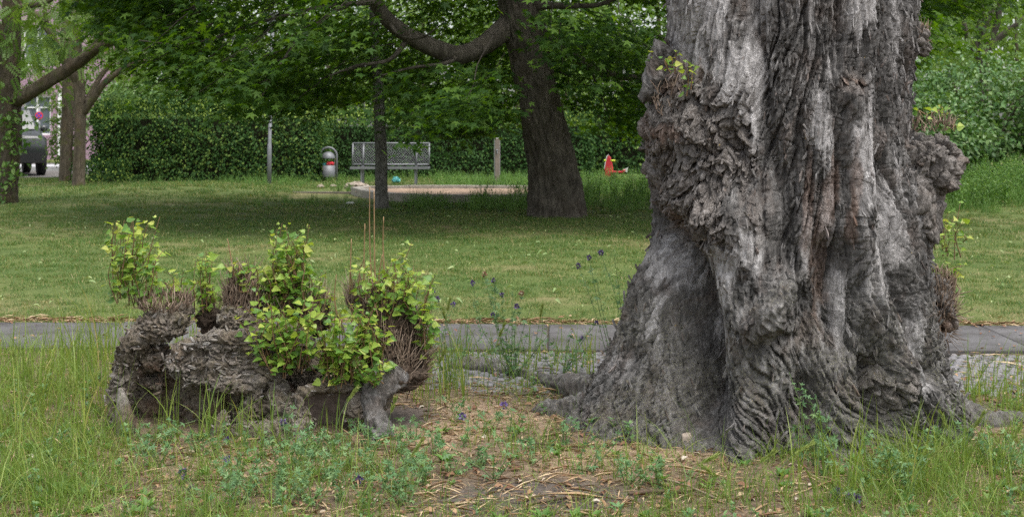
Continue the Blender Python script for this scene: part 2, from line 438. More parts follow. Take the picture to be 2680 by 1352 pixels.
tan = np.maximum.reduce([blobmask(X, Y, gx(1180, 6.2), 6.25, .42, .42, 1), .7 * blobmask(X, Y, gx(760, 5.6), 5.55, .5, .2, 2), .8 * blobmask(X, Y, gx(1550, 5.5), 5.6, .45, .35, 3), .6 * blobmask(X, Y, gx(2520, 6.2), 6.4, .3, .5, 4)])
soil = np.maximum.reduce([blobmask(X, Y, gx(1350, 5.0), 5.0, .45, .25, 5), blobmask(X, Y, gx(1500, 6.9), 6.9, .5, .2, 6), .9 * blobmask(X, Y, gx(1010, 6.4), 6.35, .16, .25, 7), .9 * blobmask(X, Y, gx(2480, 6.6), 6.5, .35, .3, 8)])
m, nt, nd, ln, bs = new_mat('ground'); M['ground'] = m
v = mapping(nt, (1, 1, 1)); n1 = noise_n(nt, .35, 5, .65, v); n2 = noise_n(nt, 40, 6, .75, v); n3 = noise_n(nt, 7, 6, .7, v, .5)
lawnc = rampn(nt, [(.36, (.060, .095, .025)), (.52, (.095, .120, .036)), (.68, (.19, .16, .080))], n1.outputs[0]).outputs[0]
lawnc = mixc(nt, lawnc, rampn(nt, [(.3, (.5, .5, .5)), (.7, (1.4, 1.4, 1.4))], n2.outputs[0]).outputs[0], .8, 'MULTIPLY')
mul = rampn(nt, [(.28, (.055, .044, .036)), (.45, (.12, .092, .068)), (.60, (.20, .155, .112)), (.78, (.34, .275, .205))], n2.outputs[0]).outputs[0]
mul = mixc(nt, mul, rampn(nt, [(.3, (.55, .5, .46)), (.65, (1.1, 1.08, 1.0))], n3.outputs[0]).outputs[0], .8, 'MULTIPLY')
tanc = rampn(nt, [(.3, (.13, .085, .058)), (.5, (.25, .18, .12)), (.75, (.40, .31, .22))], n2.outputs[0]).outputs[0]
soilc = rampn(nt, [(.3, (.05, .042, .037)), (.7, (.125, .105, .09))], n2.outputs[0]).outputs[0]
c = mixc(nt, mul, tanc, attr(nt, 'tan')); c = mixc(nt, c, soilc, attr(nt, 'soil')); c = mixc(nt, lawnc, c, attr(nt, 'fore'))
ln.new(c, bs.inputs['Base Color']); bs.inputs['Roughness'].default_value = .95; bs.inputs['Specular IOR Level'].default_value = .15
ln.new(bumpn(nt, mathn(nt, 'ADD', n2.outputs[0], n3.outputs[0]), .7, .012), bs.inputs['Normal'])
obj('ground', mesh_from('ground', gp, gq, {'fore': fore, 'tan': tan * fore, 'soil': soil * fore}), m, kind='structure')

# ------------------------------------------------------------------ path: granite slabs with a cobbled edge
PA = R(-1.6)                                  # the path runs slightly towards the camera on the right
def path_pt(u, v): return np.array([u * math.cos(PA) - v * math.sin(PA), 8.42 + u * math.sin(PA) + v * math.cos(PA)])
def slab_mat():
    m, nt, nd, ln, bs = new_mat('slab_granite')
    oi = nd.new('ShaderNodeObjectInfo'); v = mapping(nt, (1, 1, 1), 'Object')
    n = noise_n(nt, 55, 6, .8, v); n2 = noise_n(nt, 3, 4, .6, v)
    c = rampn(nt, [(.3, (.062, .060, .062)), (.7, (.118, .115, .118))], n.outputs[0]).outputs[0]
    c = mixc(nt, c, rampn(nt, [(.35, (.58, .55, .52)), (.65, (1.2, 1.2, 1.2))], n2.outputs[0]).outputs[0], .95, 'MULTIPLY')
    c = mixc(nt, c, rampn(nt, [(0, (.8, .8, .8)), (1, (1.2, 1.18, 1.15))], oi.outputs['Random']).outputs[0], .8, 'MULTIPLY')
    ln.new(c, bs.inputs['Base Color']); bs.inputs['Roughness'].default_value = .8; bs.inputs['Specular IOR Level'].default_value = .3
    ln.new(bumpn(nt, n.outputs[0], .35, .006), bs.inputs['Normal']); return m
M['slab'] = slab_mat()
def bed(name, u0, u1, v0, v1, z, mat, label=None):
    P = [path_pt(u0, v0), path_pt(u1, v0), path_pt(u1, v1), path_pt(u0, v1)]
    V = np.array([[p[0], p[1], z] for p in P] + [[p[0], p[1], z - .05] for p in P])
    return obj(name, mesh_from(name, V, np.array([[0, 1, 2, 3], [0, 4, 5, 1], [1, 5, 6, 2], [2, 6, 7, 3], [3, 7, 4, 0]]), smooth=False), mat, kind='structure')
M['joint'] = plain('joint_earth', (.085, .070, .055), .95, 0, .3, 30, .5, .1)
foot = bed('footpath', -26, 26, -.02, 1.10, .008, M['joint'])
def slab_mesh(k, w, d, h):
    bm = bmesh.new(); bmesh.ops.create_cube(bm, size=1)
    r = random.Random(k)
    for v in bm.verts: v.co = Vector((v.co.x * w + r.uniform(-.006, .006), v.co.y * d + r.uniform(-.006, .006), v.co.z * h))
    bmesh.ops.bevel(bm, geom=bm.edges[:], offset=.008, segments=1, affect='EDGES')
    me = bpy.data.meshes.new('slab'); bm.to_mesh(me); bm.free(); me.materials.append(M['slab']); return me
slabs = [slab_mesh(k, .93 + .07 * (k % 3), 1.07, .06) for k in range(6)]
u = -25.0; k = 0
while u < 25:
    me = slabs[k % 6]; w = .93 + .07 * (k % 6 % 3)
    p = path_pt(u + w / 2, .54 + random.uniform(-.008, .008))
    o = obj('slab', me, None, foot); o.location = (p[0], p[1], .0 + random.uniform(-.004, .004)); o.rotation_euler = (random.uniform(-.004, .004), random.uniform(-.004, .004), PA + random.uniform(-.006, .006))
    u += w + .012; k += 1
edge = bed('cobbled_edge', -.5, 26, -1.38, -.03, .0, M['joint'])
M['cobble'] = plain('cobble_stone', (.165, .16, .165), .85, 0, .3, 14, .4, .3)
def cobble_mesh(k):
    bm = bmesh.new(); bmesh.ops.create_cube(bm, size=1); r = random.Random(k + 50)
    for v in bm.verts:
        s = .82 if v.co.z > 0 else 1
        v.co = Vector((v.co.x * .062 * s + r.uniform(-.006, .006), v.co.y * .062 * s + r.uniform(-.006, .006), v.co.z * .05 + r.uniform(-.003, .003)))
    bmesh.ops.bevel(bm, geom=[e for e in bm.edges if max(v.co.z for v in e.verts) > 0], offset=.008, segments=1, affect='EDGES')
    me = bpy.data.meshes.new('cobble'); bm.to_mesh(me); bm.free(); me.materials.append(M['cobble']); return me
cob = [cobble_mesh(k) for k in range(6)]
spots = []
for i in range(18):
    for j in range(-6, 76):
        uu = j * .071 + (i % 2) * .035 + random.uniform(-.008, .008); vv = -1.33 + i * .0735 + random.uniform(-.008, .008)
        spots.append((uu, vv))
near = [s for s in spots if 2.45 < s[0] < 4.2 or -.75 < s[0] < .6]
near.sort(key=lambda s: (0 if s[0] > 2.4 else 1, s[1] if s[0] > 2.4 else -s[1])); picked = set(near[:300])
A = Acc(); cobV = []
for me in cob:
    V = np.zeros(len(me.vertices) * 3); me.vertices.foreach_get('co', V); cobV.append((V.reshape(-1, 3), [tuple(p.vertices) for p in me.polygons]))
for s in spots:
    k = random.randrange(6); p = path_pt(*s); rz = PA + random.uniform(-.25, .25); z = -.012 + random.uniform(-.004, .005)
    if s in picked:
        o = obj('cobble', cob[k], None, edge); o.location = (p[0], p[1], z); o.rotation_euler = (0, 0, rz)
    else:
        V, Fp = cobV[k]; c_, s_ = math.cos(rz), math.sin(rz)
        W = np.stack([V[:, 0] * c_ - V[:, 1] * s_ + p[0], V[:, 0] * s_ + V[:, 1] * c_ + p[1], V[:, 2] + z], -1)
        byn = {}
        for f in Fp: byn.setdefault(len(f), []).append(f)
        A.add(W, [np.array(f) for f in byn.values()])
obj('cobble_field', A.mesh('cobble_field', False), M['cobble'], edge, kind='stuff')

# ------------------------------------------------------------------ the old poplar
PC = np.array([1.20, 6.35])                  # middle of its foot
def bark_mat(name, brown=False):
    """zones come from the bark's own kinds: bare pale wood, rough dark bark, torn brown burl, lichen"""
    m, nt, nd, ln, bs = new_mat(name)
    v = mapping(nt, (1, 1, .28)); vi = mapping(nt, (1, 1, 1))
    a = noise_n(nt, 26, 8, .72, v, .8); b = noise_n(nt, 95, 5, .7, v, .3); c3 = noise_n(nt, 6, 5, .65, vi, .4); d = noise_n(nt, 150, 4, .7, vi)
    e = noise_n(nt, 55, 6, .75, vi, 1.0)
    dk = rampn(nt, [(.32, (.043, .041, .039)), (.50, (.104, .099, .094)), (.68, (.225, .216, .208))], a.outputs[0]).outputs[0]
    dk = mixc(nt, dk, (.145, .110, .092), mathn(nt, 'MULTIPLY', rampn(nt, [(.5, (0, 0, 0)), (.66, (1, 1, 1))], c3.outputs[0]).outputs[0], .45))
    lt = rampn(nt, [(.30, (.12, .112, .107)), (.48, (.29, .278, .272)), (.68, (.52, .505, .50))], a.outputs[0]).outputs[0]
    bl = rampn(nt, [(.30, (.055, .047, .040)), (.47, (.135, .120, .108)), (.58, (.25, .228, .212)), (.72, (.43, .41, .395))], e.outputs[0]).outputs[0]
    if brown:
        dk = rampn(nt, [(.30, (.050, .038, .028)), (.50, (.115, .090, .066)), (.72, (.21, .175, .135))], a.outputs[0]).outputs[0]
        bl = rampn(nt, [(.30, (.055, .043, .033)), (.45, (.13, .105, .080)), (.58, (.24, .205, .165)), (.74, (.40, .36, .31))], e.outputs[0]).outputs[0]
        mo = noise_n(nt, 5, 5, .7, vi)
        bl = mixc(nt, bl, (.105, .100, .028), mathn(nt, 'MULTIPLY', rampn(nt, [(.56, (0, 0, 0)), (.68, (1, 1, 1))], mo.outputs[0]).outputs[0], .6))
    c = mixc(nt, dk, lt, attr(nt, 'light')); c = mixc(nt, c, bl, attr(nt, 'burl'))
    wm = rampn(nt, [(.3, (.10, .045, .025)), (.55, (.20, .115, .075)), (.75, (.30, .21, .165))], e.outputs[0]).outputs[0]
    c = mixc(nt, c, wm, attr(nt, 'warm'))
    lich = mathn(nt, 'MULTIPLY', rampn(nt, [(.53, (0, 0, 0)), (.60, (1, 1, 1))], d.outputs[0]).outputs[0], attr(nt, 'lichen'))
    c = mixc(nt, c, (.185, .180, .105), mathn(nt, 'MULTIPLY', lich, .75))
    c = mixc(nt, c, rampn(nt, [(.3, (.62, .62, .62)), (.7, (1.3, 1.3, 1.3))], b.outputs[0]).outputs[0], .85, 'MULTIPLY')
    yl = noise_n(nt, 34, 3, .6, vi); yl2 = rampn(nt, [(.745, (0, 0, 0)), (.765, (1, 1, 1))], yl.outputs[0]).outputs[0]
    c = mixc(nt, c, (.36, .25, .06), mathn(nt, 'MULTIPLY', yl2, .7))
    ln.new(c, bs.inputs['Base Color']); bs.inputs['Roughness'].default_value = .88; bs.inputs['Specular IOR Level'].default_value = .22
    h = mathn(nt, 'ADD', mathn(nt, 'MULTIPLY', a.outputs[0], .9), mathn(nt, 'MULTIPLY', mathn(nt, 'ADD', b.outputs[0], e.outputs[0]), .6))
    ln.new(bumpn(nt, h, .9, .018), bs.inputs['Normal'])
    return m
M['poplar_bark'] = bark_mat('poplar_bark')

poplar = thing('poplar_tree', 'huge old poplar trunk with furrowed grey bark, burls and flaring roots', 'tree', (PC[0], PC[1], 0))
PR = np.array([  # row of the print, left edge, right edge
    (-60, 1690, 2292), (0, 1684, 2292), (60, 1682, 2290), (120, 1676, 2288), (180, 1664, 2284), (240, 1650, 2280), (300, 1640, 2280), (360, 1636, 2284),
    (420, 1640, 2296), (480, 1646, 2310), (540, 1648, 2324), (600, 1640, 2328), (660, 1626, 2330), (720, 1611, 2335), (780, 1594, 2344),
    (840, 1570, 2354), (900, 1540, 2368), (950, 1508, 2384), (1000, 1470, 2404), (1045, 1428, 2428), (1075, 1400, 2450), (1120, 1385, 2470)], float)
_pz = gz(PR[:, 0], PC[1])[::-1]; _pl = gx(PR[:, 1], PC[1])[::-1]; _pr = gx(PR[:, 2], PC[1])[::-1]
zs = np.concatenate([np.linspace(-.09, 2.14, 640), np.linspace(2.2, 6.5, 50)])
ph = np.concatenate([np.linspace(-R(112), R(112), 540, endpoint=False), np.linspace(R(112), R(248), 110, endpoint=False)])
nz, nph = len(zs), len(ph)
PHI, Zg = np.meshgrid(ph, zs); PHI = PHI.ravel(); Zg = Zg.ravel()
xl = np.interp(Zg, _pz, _pl); xr = np.interp(Zg, _pz, _pr)
cx = (xl + xr) / 2; hw = (xr - xl) / 2
dx, dy = np.sin(PHI), -np.cos(PHI)
depth = np.interp(Zg, [-.1, 0, .12, .35, .7, 1.2, 2.2, 6.5], [.86, .80, .69, .61, .56, .55, .53, .48])
px_ = cx + dx * hw; py_ = PC[1] + dy * depth
pz_ = Zg.copy()
# features on the face of the trunk, given as lines in (x, z) on its front
def fpt(x, y): return np.array([gx(x, 5.83), gz(y, 5.83)])
def line_w(pts, w, q):
    best = np.full(len(q), 1e9)
    for a, b in zip(pts[:-1], pts[1:]):
        A_, B_ = fpt(*a), fpt(*b); ab = B_ - A_; t = np.clip(((q - A_) @ ab) / (ab @ ab), 0, 1)
        best = np.minimum(best, ((q - (A_ + t[:, None] * ab)) ** 2).sum(1))
    return np.exp(-best / (w / 600.0) ** 2)
front = sstep(.15, -.35, dy)
wob = np.stack([px_ * 3, py_ * 3, pz_ * 2], -1)
q = np.stack([px_ + .03 * pn(wob * 1.7, 11), pz_ + .03 * pn(wob * 1.7, 12)], -1)
FEAT = [  # points, width, push out
    ([(1900, -40), (1915, 200), (1945, 400), (1978, 600), (2000, 750), (2012, 870), (2008, 1000)], 26, -.075),
    ([(1700, 590), (1728, 700), (1758, 850), (1775, 960), (1765, 1080)], 56, -.24),
    ([(2080, 640), (2062, 780), (2085, 850)], 48, -.10),
    ([(2215, 420), (2232, 560), (2245, 700), (2282, 850), (2335, 950)], 24, -.06),
    ([(2170, 930), (2185, 1010), (2190, 1130)], 34, -.10),
    ([(2108, -20), (2100, 180), (2096, 300), (2104, 480)], 18, -.035),
    ([(2250, -20), (2244, 160), (2236, 300)], 20, -.045),
    ([(2010, 950), (2005, 1060), (1990, 1160)], 26, -.06),
    ([(1800, 640), (1790, 760), (1800, 880)], 16, -.035),
    ([(1660, 620), (1608, 800), (1540, 940), (1450, 1040)], 70, .10),
    ([(1895, 560), (1900, 750), (1890, 880), (1855, 1040), (1790, 1150)], 80, .15),
    ([(1992, 700), (1950, 745), (1900, 810)], 26, .085),
    ([(1905, 830), (1940, 845), (1985, 850)], 14, -.05),
    ([(2125, 220), (2150, 450), (2172, 700), (2225, 850), (2310, 990), (2400, 1090)], 44, .085),
    ([(2290, 680), (2335, 850), (2385, 990), (2440, 1070)], 40, .05),
    ([(2075, 880), (2080, 1000), (2100, 1140)], 62, .09),
    ([(2240, 930), (2260, 1030), (2280, 1130)], 36, .06),
    ([(1800, -40), (1835, 120), (1870, 300)], 80, .05),
    ([(1750, 290), (1740, 330)], 85, .10),
    ([(1770, 520), (1790, 540)], 95, .11),
    ([(2050, 240), (2050, 420)], 30, .03),
    ([(2140, 200), (2160, 215)], 26, -.045),
    ([(2200, 960), (2225, 985)], 26, .07),
    ([(2020, 330), (2030, 420)], 20, -.02),
    ([(1830, 700), (1850, 800)], 24, .03),
]
disp = np.zeros(len(px_))
for pts, w, amp in FEAT: disp += amp * line_w(pts, w, q) * front
def emask(cx_, cy_, rx, ry, nse, soft=.35):
    a = fpt(cx_, cy_); u = (q[:, 0] - a[0]) / (rx / 577.0); v_ = (q[:, 1] - a[1]) / (ry / 577.0)
    return sstep(1 + soft, 1 - soft, np.hypot(u, v_) + nse * 1.5) * front
nz1 = fbm(np.stack([px_ * 13, py_ * 13, pz_ * 4.0], -1), 5, 21)
light = np.zeros(len(px_)); burl = light.copy(); warm = light.copy(); dark = light.copy()
for e in [(1800, 40, 100, 150), (1725, 40, 40, 110), (1855, 190, 34, 110), (1760, 445, 62, 46), (1832, 650, 55, 130), (1800, 820, 34, 100), (2062, 330, 24, 100), (2150, 430, 26, 130),
          (2185, 290, 22, 80), (2250, 560, 34, 110), (2302, 900, 20, 90), (1668, 640, 36, 70), (1905, 620, 24, 60), (2030, 600, 14, 90), (2170, 30, 30, 60), (2070, 560, 18, 70), (2200, 620, 24, 90), (1900, 260, 22, 120), (2110, 760, 20, 90)]:
    light = np.maximum(light, emask(*e, nz1))
for e in [(1745, 290, 115, 70), (1670, 380, 60, 120), (1840, 400, 50, 120), (1775, 545, 120, 72), (1720, 480, 80, 60), (2145, 215, 40, 36), (2215, 975, 46, 46)]:
    burl = np.maximum(burl, emask(*e, nz1))
for e in [(1720, 190, 60, 40), (2142, 212, 32, 20), (2060, 640, 26, 160), (1715, 560, 30, 40), (1700, 330, 50, 30), (2130, 520, 10, 120), (2030, 520, 14, 120), (2090, 470, 12, 80)]:
    warm = np.maximum(warm, .42 * emask(*e, nz1))
streak = sstep(.12, .34, fbm(np.stack([px_ * 15, py_ * 15, pz_ * 2.6], -1), 4, 25)) * sstep(.1, .5, pz_)
light = np.maximum(light, .75 * streak) * (1 - burl * .6)
# bark relief: long sinuous fissures with cross cracks, winding burl wood, faint flow lines on the bare wood
def crack(p, w, seed): return np.exp(-(pn(p, seed) / w) ** 2)
twist = .25 * pn(np.stack([px_ * 1.2, py_ * 1.2, pz_ * .8], -1), 31)
arc = PHI * .62 + twist + .035 * pn(np.stack([px_ * 6, py_ * 6, pz_ * 4], -1), 32)
O = 0 * arc
low = sstep(.95, .25, pz_)
c1 = crack(np.stack([arc * 11, O + 3, pz_ * 1.0], -1), .075, 33)
c2 = crack(np.stack([arc * 25, O + 6, pz_ * 2.6], -1), .10, 34)
c3 = crack(np.stack([arc * 52, O + 9, pz_ * 9], -1), .14, 35)
cx1 = crack(np.stack([arc * 9, O + 1, pz_ * 13], -1), .07, 36)
lump = pn(np.stack([arc * 18, O + 4, pz_ * 2.6], -1), 37)
grain = ridged(np.stack([arc * 60, O + 2, pz_ * 16], -1), 2, 38)
fine = ridged(np.stack([px_ * 42, py_ * 42, pz_ * 26], -1), 3, 81)
flow = ridged(np.stack([arc * 34, O + 7, pz_ * 4.0], -1), 3, 39)
dz = arc * 1.0 + pz_ * .45
d1 = crack(np.stack([dz * 17, O + 5, pz_ * 1.4 - arc * 1.2], -1), .09, 83)
d2 = crack(np.stack([dz * 40, O + 8, pz_ * 4.5], -1), .13, 84)
wp = np.stack([px_, py_, pz_], -1) * 8; wp = wp + 1.3 * np.stack([pn(wp * .7, 41), pn(wp * .7, 42), pn(wp * .7, 43)], -1)
b1 = crack(wp, .12, 44); b2 = crack(wp * 2.3, .16, 46); b3 = crack(wp * 5.0, .2, 48); blump = pn(wp * 1.3, 50)
rough_hi = -.046 * c1 - .026 * c2 - .014 * c3 - .008 * cx1 + .014 * lump + .010 * (grain - .4) + .008 * (fine - .4)
rough_lo = -.028 * d1 - .017 * d2 - .018 * c1 - .010 * c3 + .013 * lump + .010 * (fine - .4) + .008 * (grain - .4)
rough = rough_hi * (1 - low) + rough_lo * low
bare = -.018 * c1 - .011 * c2 - .005 * c3 + .011 * (flow - .4) + .006 * (grain - .4)
knot = -.045 * b1 - .028 * b2 - .013 * b3 + .03 * blump + .010 * (fine - .4)
rel = rough * (1 - light) + bare * light
rel = rel * (1 - burl) + knot * burl
conv2 = b2 * 2 - 1
disp += rel + .022 * fbm(np.stack([px_ * 2.2, py_ * 2.2, pz_ * 1.4], -1), 2, 51) + .004
# roots run out over the ground
rootw = sstep(.30, -.05, pz_)
disp += rootw * (.10 * np.clip(pn(np.stack([np.sin(PHI) * 2.6, np.cos(PHI) * 2.6, pz_ * .4], -1), 61), -.6, 1))
px2 = px_ + dx * disp; py2 = py_ + dy * disp; pz2 = pz_ + burl * .02 * conv2 + .004 * conv2
V = np.stack([px2, py2, pz2], -1)
i = np.arange(nz - 1)[:, None] * nph; j = np.arange(nph)[None]; j2 = (j + 1) % nph
Q = np.stack([i + j, i + j2, i + nph + j2, i + nph + j], -1).reshape(-1, 4)
lich = sstep(.95, .2, pz_) * sstep(-.35, .25, pn(np.stack([px_ * 4, py_ * 4, pz_ * 4], -1), 71))
obj('trunk', mesh_from('trunk', local(V, poplar), Q, {'light': light, 'burl': burl, 'warm': warm, 'lichen': lich}), M['poplar_bark'], poplar)

# loose flakes and splinters of bark standing off the trunk
_o = [(0, .06), (.18, .20), (.55, .24), (.86, .14), (1, .0), (.80, -.20), (.40, -.22), (.10, -.16)]
T_FLAKE = (np.array([[x_, y_, .05 + .10 * x_] for x_, y_ in _o] + [[.05 + x_ * .92, y_ * 1.1, -.12] for x_, y_ in _o]),
           np.array([[0, k, k + 1] for k in range(1, 7)] + [f for k in range(8) for f in ([k, 8 + k, (k + 1) % 8], [8 + k, 8 + (k + 1) % 8, (k + 1) % 8])]))
def flakes(name, root, P, T_, N_, size, width, base, mat):
    n = len(P); tv = T_FLAKE[0]; A = Acc()
    N_ = norm(N_); T_ = norm(T_ - N_ * (T_ * N_).sum(1)[:, None]); B = np.cross(N_, T_)
    V = P[:, None] + size[:, None, None] * (tv[None, :, 0:1] * T_[:, None] + (tv[None, :, 1:2] * width[:, None, None]) * B[:, None] + tv[None, :, 2:3] * N_[:, None] * .8)
    Fc = (T_FLAKE[1][None] + (np.arange(n) * 16)[:, None, None]).reshape(-1, 3)
    V = V.reshape(-1, 3); V = V + .003 * np.stack([pn(V * 60, 1), pn(V * 60, 2), pn(V * 60, 3)], -1)
    A.add(V, Fc, **{k: np.repeat(np.clip(v, 0, 1), 16) for k, v in base.items()})
    return obj(name, A.mesh(name, False, root), mat, root, kind='stuff')
Vg = V.reshape(nz, nph, 3); dU = np.roll(Vg, -1, 1) - np.roll(Vg, 1, 1); dV = np.gradient(Vg, axis=0); NG = norm(np.cross(dU, dV)).reshape(-1, 3)
cand = np.where((np.cos(PHI) > -.35) & (pz_ < 2.14) & (pz_ > .05) & ((NG[:, 0] * dx + NG[:, 1] * dy) > .55))[0]
wgt = (.25 + .75 * (1 - light[cand])) * np.where(burl[cand] > .5, 1.5, 1.0) * np.where(rel[cand] > -.01, 1.0, .15); wgt /= wgt.sum()
ci = rng.choice(cand, 3800, replace=False, p=wgt); n = len(ci)
bz_ = burl[ci] > .5; up_ = np.where(rng.random(n) < .5, 1.0, -1.0)
T_ = np.stack([rng.normal(0, .07, n), rng.normal(0, .07, n), up_], -1); T_[:, 0] += .6 * (.9 - np.minimum(pz_[ci], .9)) * rng.choice([-1, 1], n)
T_[bz_] = rng.normal(size=(bz_.sum(), 3))
flakes('bark_flakes', poplar, V[ci] - NG[ci] * .002, T_, NG[ci] + rng.normal(size=(n, 3)) * .12, np.where(bz_, rng.uniform(.012, .032, n), np.minimum(rng.gamma(3.0, .009, n) + .012, .06)), np.where(bz_, rng.uniform(.6, 1.2, n), rng.uniform(.15, .34, n)),
       dict(light=light[ci] + rng.uniform(-.12, .42, n), burl=burl[ci], warm=warm[ci] + .25 * (rng.random(n) < .12), lichen=lich[ci]), M['poplar_bark'])

def ico(sub):
    bm = bmesh.new(); bmesh.ops.create_icosphere(bm, subdivisions=sub, radius=1)
    V = np.array([v.co[:] for v in bm.verts]); Fc = np.array([[v.index for v in f.verts] for f in bm.faces]); bm.free(); return V, Fc
ICO = {s: ico(s) for s in (3, 4, 5, 6)}
def burl_blob(c, rad, sub=5, amp=1.0, seed=0, freq=8.0, flat=None):
    V0, Fc = ICO[sub]; V = V0 * np.array(rad)
    w = V * freq + seed * 3.1; w = w + 1.0 * np.stack([pn(w * .6, seed), pn(w * .6, seed + 1), pn(w * .6, seed + 2)], -1)
    ck = lambda p, wd, sd: np.exp(-(pn(p, sd) / wd) ** 2)
    d = .22 * pn(V0 * 1.4 + seed, seed + 3) * min(rad) * 2 + amp * (.012 - .036 * ck(w, .13, seed + 4) - .022 * ck(w * 2.4, .17, seed + 7) - .010 * ck(w * 5, .2, seed + 9) + .02 * pn(w * 1.3, seed + 11))
    return V + V0 * d[:, None] + np.array(c), Fc, V0
def zone_attrs(V, seed, light=.3, burl=.8, warm=.2, lichen=.1):
    n = fbm(V * 9, 3, seed); n2 = fbm(V * 6, 3, seed + 9)
    return dict(light=light * sstep(-.1, .3, n), burl=np.full(len(V), burl), warm=warm * sstep(0, .4, n2), lichen=np.full(len(V), lichen))
def add_burl(name, parts, root, seed, **kw):
    A = Acc()
    for k, (c, rad, sub) in enumerate(parts):
        V, Fc, V0 = burl_blob(c, rad, sub, 1.0, seed + k * 13); A.add(V, Fc, **zone_attrs(V, seed + k, **kw))
    return obj(name, A.mesh(name, True, root), M['poplar_bark'], root)
# the big fist of a burl on the right, one high up beside it, the brushy one low down, two on the left edge
add_burl('burl', [(at(2318, 420, 6.2), (.16, .18, .16), 6), (at(2356, 392, 6.18), (.115, .13, .11), 6), (at(2300, 520, 6.18), (.125, .14, .18), 6), (at(2295, 640, 6.25), (.075, .10, .16), 5)], poplar, 5, light=.2, burl=.75, warm=.2)
add_burl('burl', [(at(2292, 108, 6.3), (.08, .11, .085), 5)], poplar, 91, warm=.6)
low_burl = add_burl('burl', [(at(2358, 770, 6.45), (.075, .10, .15), 5)], poplar, 121, light=.0, burl=.6, warm=.7)
add_burl('burl', [(at(1655, 330, 6.28), (.075, .10, .11), 5), (at(1665, 420, 6.25), (.07, .1, .1), 5), (at(1630, 375, 6.3), (.045, .05, .022), 4)], poplar, 151, light=.3, warm=.3)
# broken flap of bark sticking out on the left
P = [at(1690, 120, 6.2), at(1660, 175, 6.2), at(1635, 225, 6.2), at(1606, 258, 6.2)]
V, Fs = limb(P, [.075, .07, .055, .022], 110, 60, .22, 16, 8, fine=.022)
V = (V - np.mean(V, 0)) * np.array([.75, 1.0, 1.0]) + np.mean(V, 0)
obj('bark_flap', Acc.mesh((lambda a: (a.add(V, Fs, **zone_attrs(V, 8, .25, .0, .2, .1)), a)[1])(Acc()), 'bark_flap', True, poplar), M['poplar_bark'], poplar)
# sawn-off branch stub grown into the front
P = [at(1902, 838, 5.66), at(1935, 790, 5.60), at(1965, 750, 5.60), at(1990, 704, 5.66)]
V, Fs = limb(P, [.06, .068, .055, .012], 110, 60, .2, 14, 18, fine=.022)
obj('branch_stub', Acc.mesh((lambda a: (a.add(V, Fs, **zone_attrs(V, 18, .2, .0, .1, .5)), a)[1])(Acc()), 'branch_stub', True, poplar), M['poplar_bark'], poplar)
def root_part(path, r, seed, n=70):
    V, Fs = limb(path, r, n * 2, 44, .22, 16, seed, fine=.016); A = Acc(); A.add(V, Fs, **zone_attrs(V, seed, .25, .1, .1, .6))
    obj('root', A.mesh('root', True, poplar), M['poplar_bark'], poplar)
def onground(px, d, up=0.0): x = gx(px, d); return np.array([x, d, float(G(x, d)) + up])
root_part([onground(1560, 6.5, .06), onground(1470, 6.75, .05), onground(1400, 7.2, .03), onground(1330, 7.55, .0), onground(1240, 7.75, .02), onground(1160, 7.8, .03), onground(1120, 7.82, -.06)], [.10, .075, .045, .035, .045, .042, .025], 201, 120)
root_part([onground(1520, 6.35, .05), onground(1440, 6.4, .02), onground(1370, 6.5, -.01), onground(1310, 6.55, -.06)], [.10, .07, .05, .03], 203)
root_part([onground(2380, 6.3, .03), onground(2470, 6.25, -.01), onground(2560, 6.3, -.02), onground(2680, 6.45, -.06)], [.11, .06, .05, .04], 205)
#root_part([onground(1800, 5.75, .05), onground(1755, 5.55, .0), onground(1700, 5.35, -.05)], [.11, .08, .04], 207)
#root_part([onground(2120, 5.75, .06), onground(2160, 5.6, .0), onground(2230, 5.45, -.06)], [.11, .08, .04], 209)
# twig stubble on the burls
def stubble(root, spots, L, r, up=.9, kind='stuff', name='twig_stubble'):
    A = Acc()
    for c, rad, n in spots:
        d0 = norm(rng.normal(size=(n, 3))); P = np.array(c) + d0 * np.array(rad)
        D = d0 * (1 - up) + np.array([0, 0, up]) + rng.normal(size=(n, 3)) * .20
        V, Fs, rr = twigs(P, D, L * rng.uniform(.4, 1.3, n), r * rng.uniform(.5, 1.4, n), .45); A.add(V, Fs, rnd=rr)
    return obj(name, A.mesh(name, True, root), M['twig'], root, kind=kind)
stubble(poplar, [(at(2330, 318, 6.2), (.12, .12, .03), 170), (at(2362, 760, 6.44), (.075, .09, .15), 420), (at(2300, 90, 6.28), (.06, .09, .06), 120), (at(1700, 255, 6.05), (.10, .06, .08), 90)], .045, .0028, .75)
stubble(poplar, [(at(2365, 790, 6.42), (.075, .08, .13), 260)], .07, .003, .1)
SHOOTV = [mesh_from('leaf', *leaves([(0, 0, 0)], [(1, 0, 0)], [(0, 0, 1)], 1.0, T_POPLAR)[:2], {'rnd': np.full(11, t)}) for t in (.05, .25, .45, .62, .78, .92)]
for me in SHOOTV: me.materials.append(M['poplar_leaf'])
def leaf_obj(P, T, N, s, parent, v):
    T = Vector(T).normalized(); N = Vector(N); N = (N - T * N.dot(T)).normalized(); B = N.cross(T)
    o = obj('leaf', SHOOTV[v], None, parent)
    o.matrix_local = Matrix.Translation(Vector(P) - parent.location) @ Matrix((T, B, N)).transposed().to_4x4() @ Matrix.Scale(s, 4)
    return o
